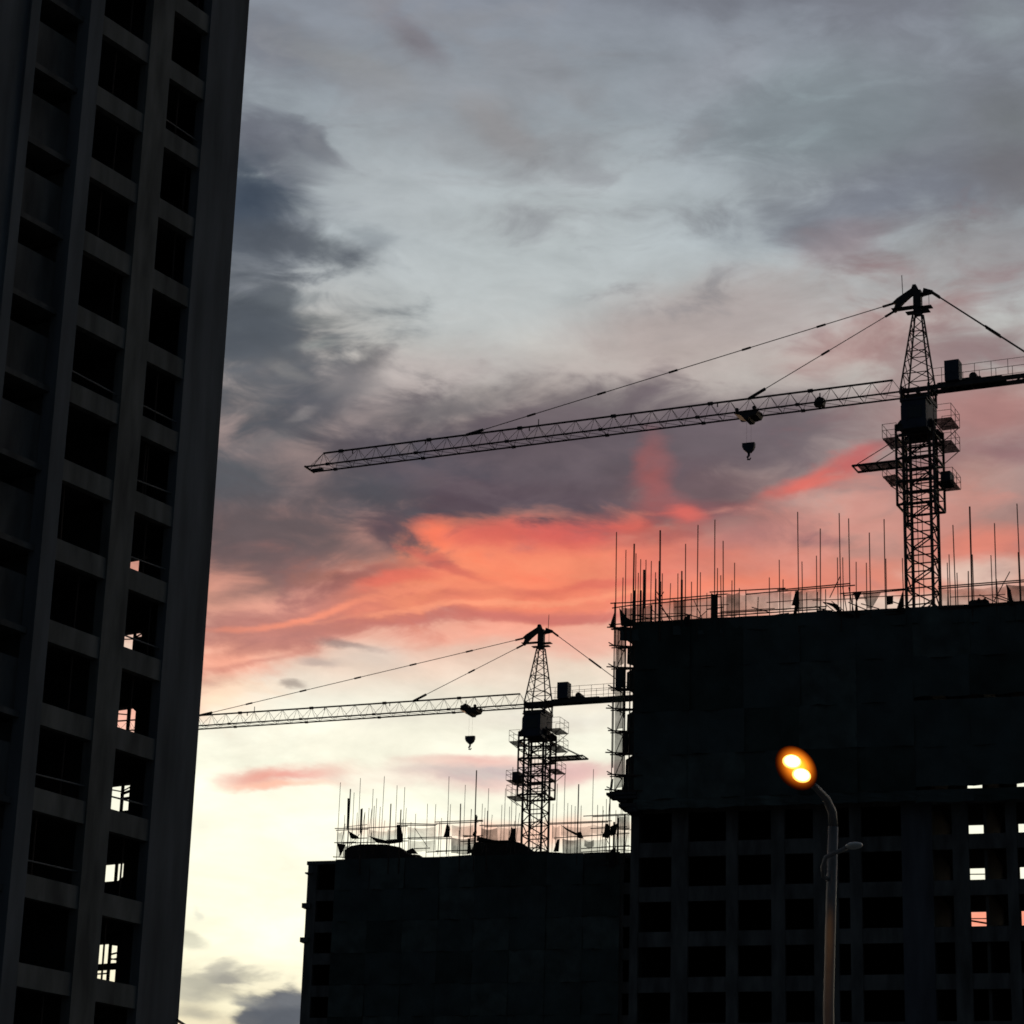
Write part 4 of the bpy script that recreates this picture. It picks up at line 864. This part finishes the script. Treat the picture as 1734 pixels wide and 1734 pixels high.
def ellipsoid(name, par, loc, rad, rot, mt, cut=None):
    bm = bmesh.new(); bmesh.ops.create_uvsphere(bm, u_segments=24, v_segments=14, radius=1.0)
    if cut: bmesh.ops.delete(bm, geom=[v for v in bm.verts if (v.co.z > .02) == (cut < 0) and abs(v.co.z) > .02], context='VERTS')
    for v in bm.verts: v.co = Vector((v.co.x * rad[0], v.co.y * rad[1], v.co.z * rad[2]))
    me = bpy.data.meshes.new(name); bm.to_mesh(me); bm.free(); me.materials.append(mt)
    for p in me.polygons: p.use_smooth = True
    o = bpy.data.objects.new(name, me); o.location = loc; o.rotation_euler = rot; return link(o, par)
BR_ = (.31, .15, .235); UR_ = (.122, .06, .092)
GLOW = emis('painted amber glow', (1.0, .36, .02), (.9, .10, .004), 2.2, .012, BR_, .25); BULB = emis('sodium lamp', (1.0, .72, .25), (1.0, .45, .06), 16, 1.6, UR_, .55)
hc = inl(LP(1348, 1301, -1.0)); hrot = (0, R(52), 0)
hs = ellipsoid('luminaire_housing', lamp, hc + Vector((.04, .16, .05)), (.30, .13, .17), hrot, POLE)
gl = ellipsoid('glow_bowl', lamp, hc + Vector((0, -.02, 0)), BR_, hrot, GLOW)  # bowl sized and graded to carry the glow around the lamp as emission
sp = bpy.data.lights.new('lamp_light', 'SPOT'); sp.energy = 48; sp.color = (1, .42, .10); sp.spot_size = R(92); sp.spot_blend = .35; sp.shadow_soft_size = .12
spo = bpy.data.objects.new('lamp_light', sp); spo.location = hc + Vector((0, -.22, -.26)); link(spo, lamp)
ellipsoid('lit_oval', lamp, inl(LP(1341, 1290, -1.17)), UR_, (0, R(8), 0), BULB); ellipsoid('lit_oval', lamp, inl(LP(1357, 1313, -1.17)), UR_, (0, R(14), 0), BULB)  # two glowing ovals: the lamp, and its reflection built as a second one
mb = MB(); mb.tube([inl(LP(1408, 1492)), inl(LP(1394, 1484, -.1)), inl(LP(1393, 1468, -.14)), inl(LP(1398, 1452, -.16)), inl(LP(1410, 1446, -.18)), inl(LP(1434, 1436, -.2))], [.025, .03, .03, .03, .028, .028], 10); mb.build('side_arm', POLE, lamp, True)
ellipsoid('side_luminaire', lamp, inl(LP(1446, 1432, -.22)), (.115, .10, .045), (0, R(-6), 0), PALE)
# ------------------------------------------------------------------ cable
p0 = TW.pix(299, 1727); c0 = TW.M @ p0 + TW.o; c1 = at_y(340, 1742, 150); 
mb = MB(); pts = []
for i in range(13):
    t = i / 12; q = Vector(c0).lerp(at_y(640, 1850, 226), t); q.z -= 1.5 * math.sin(math.pi * t); pts.append(q)
mb.tube(pts, [.05] * 13, 6); cb = mb.build('overhead_cable', ROPE); tag(cb, 'thin black cable strung low between the tall tower and the farther block', 'cable')
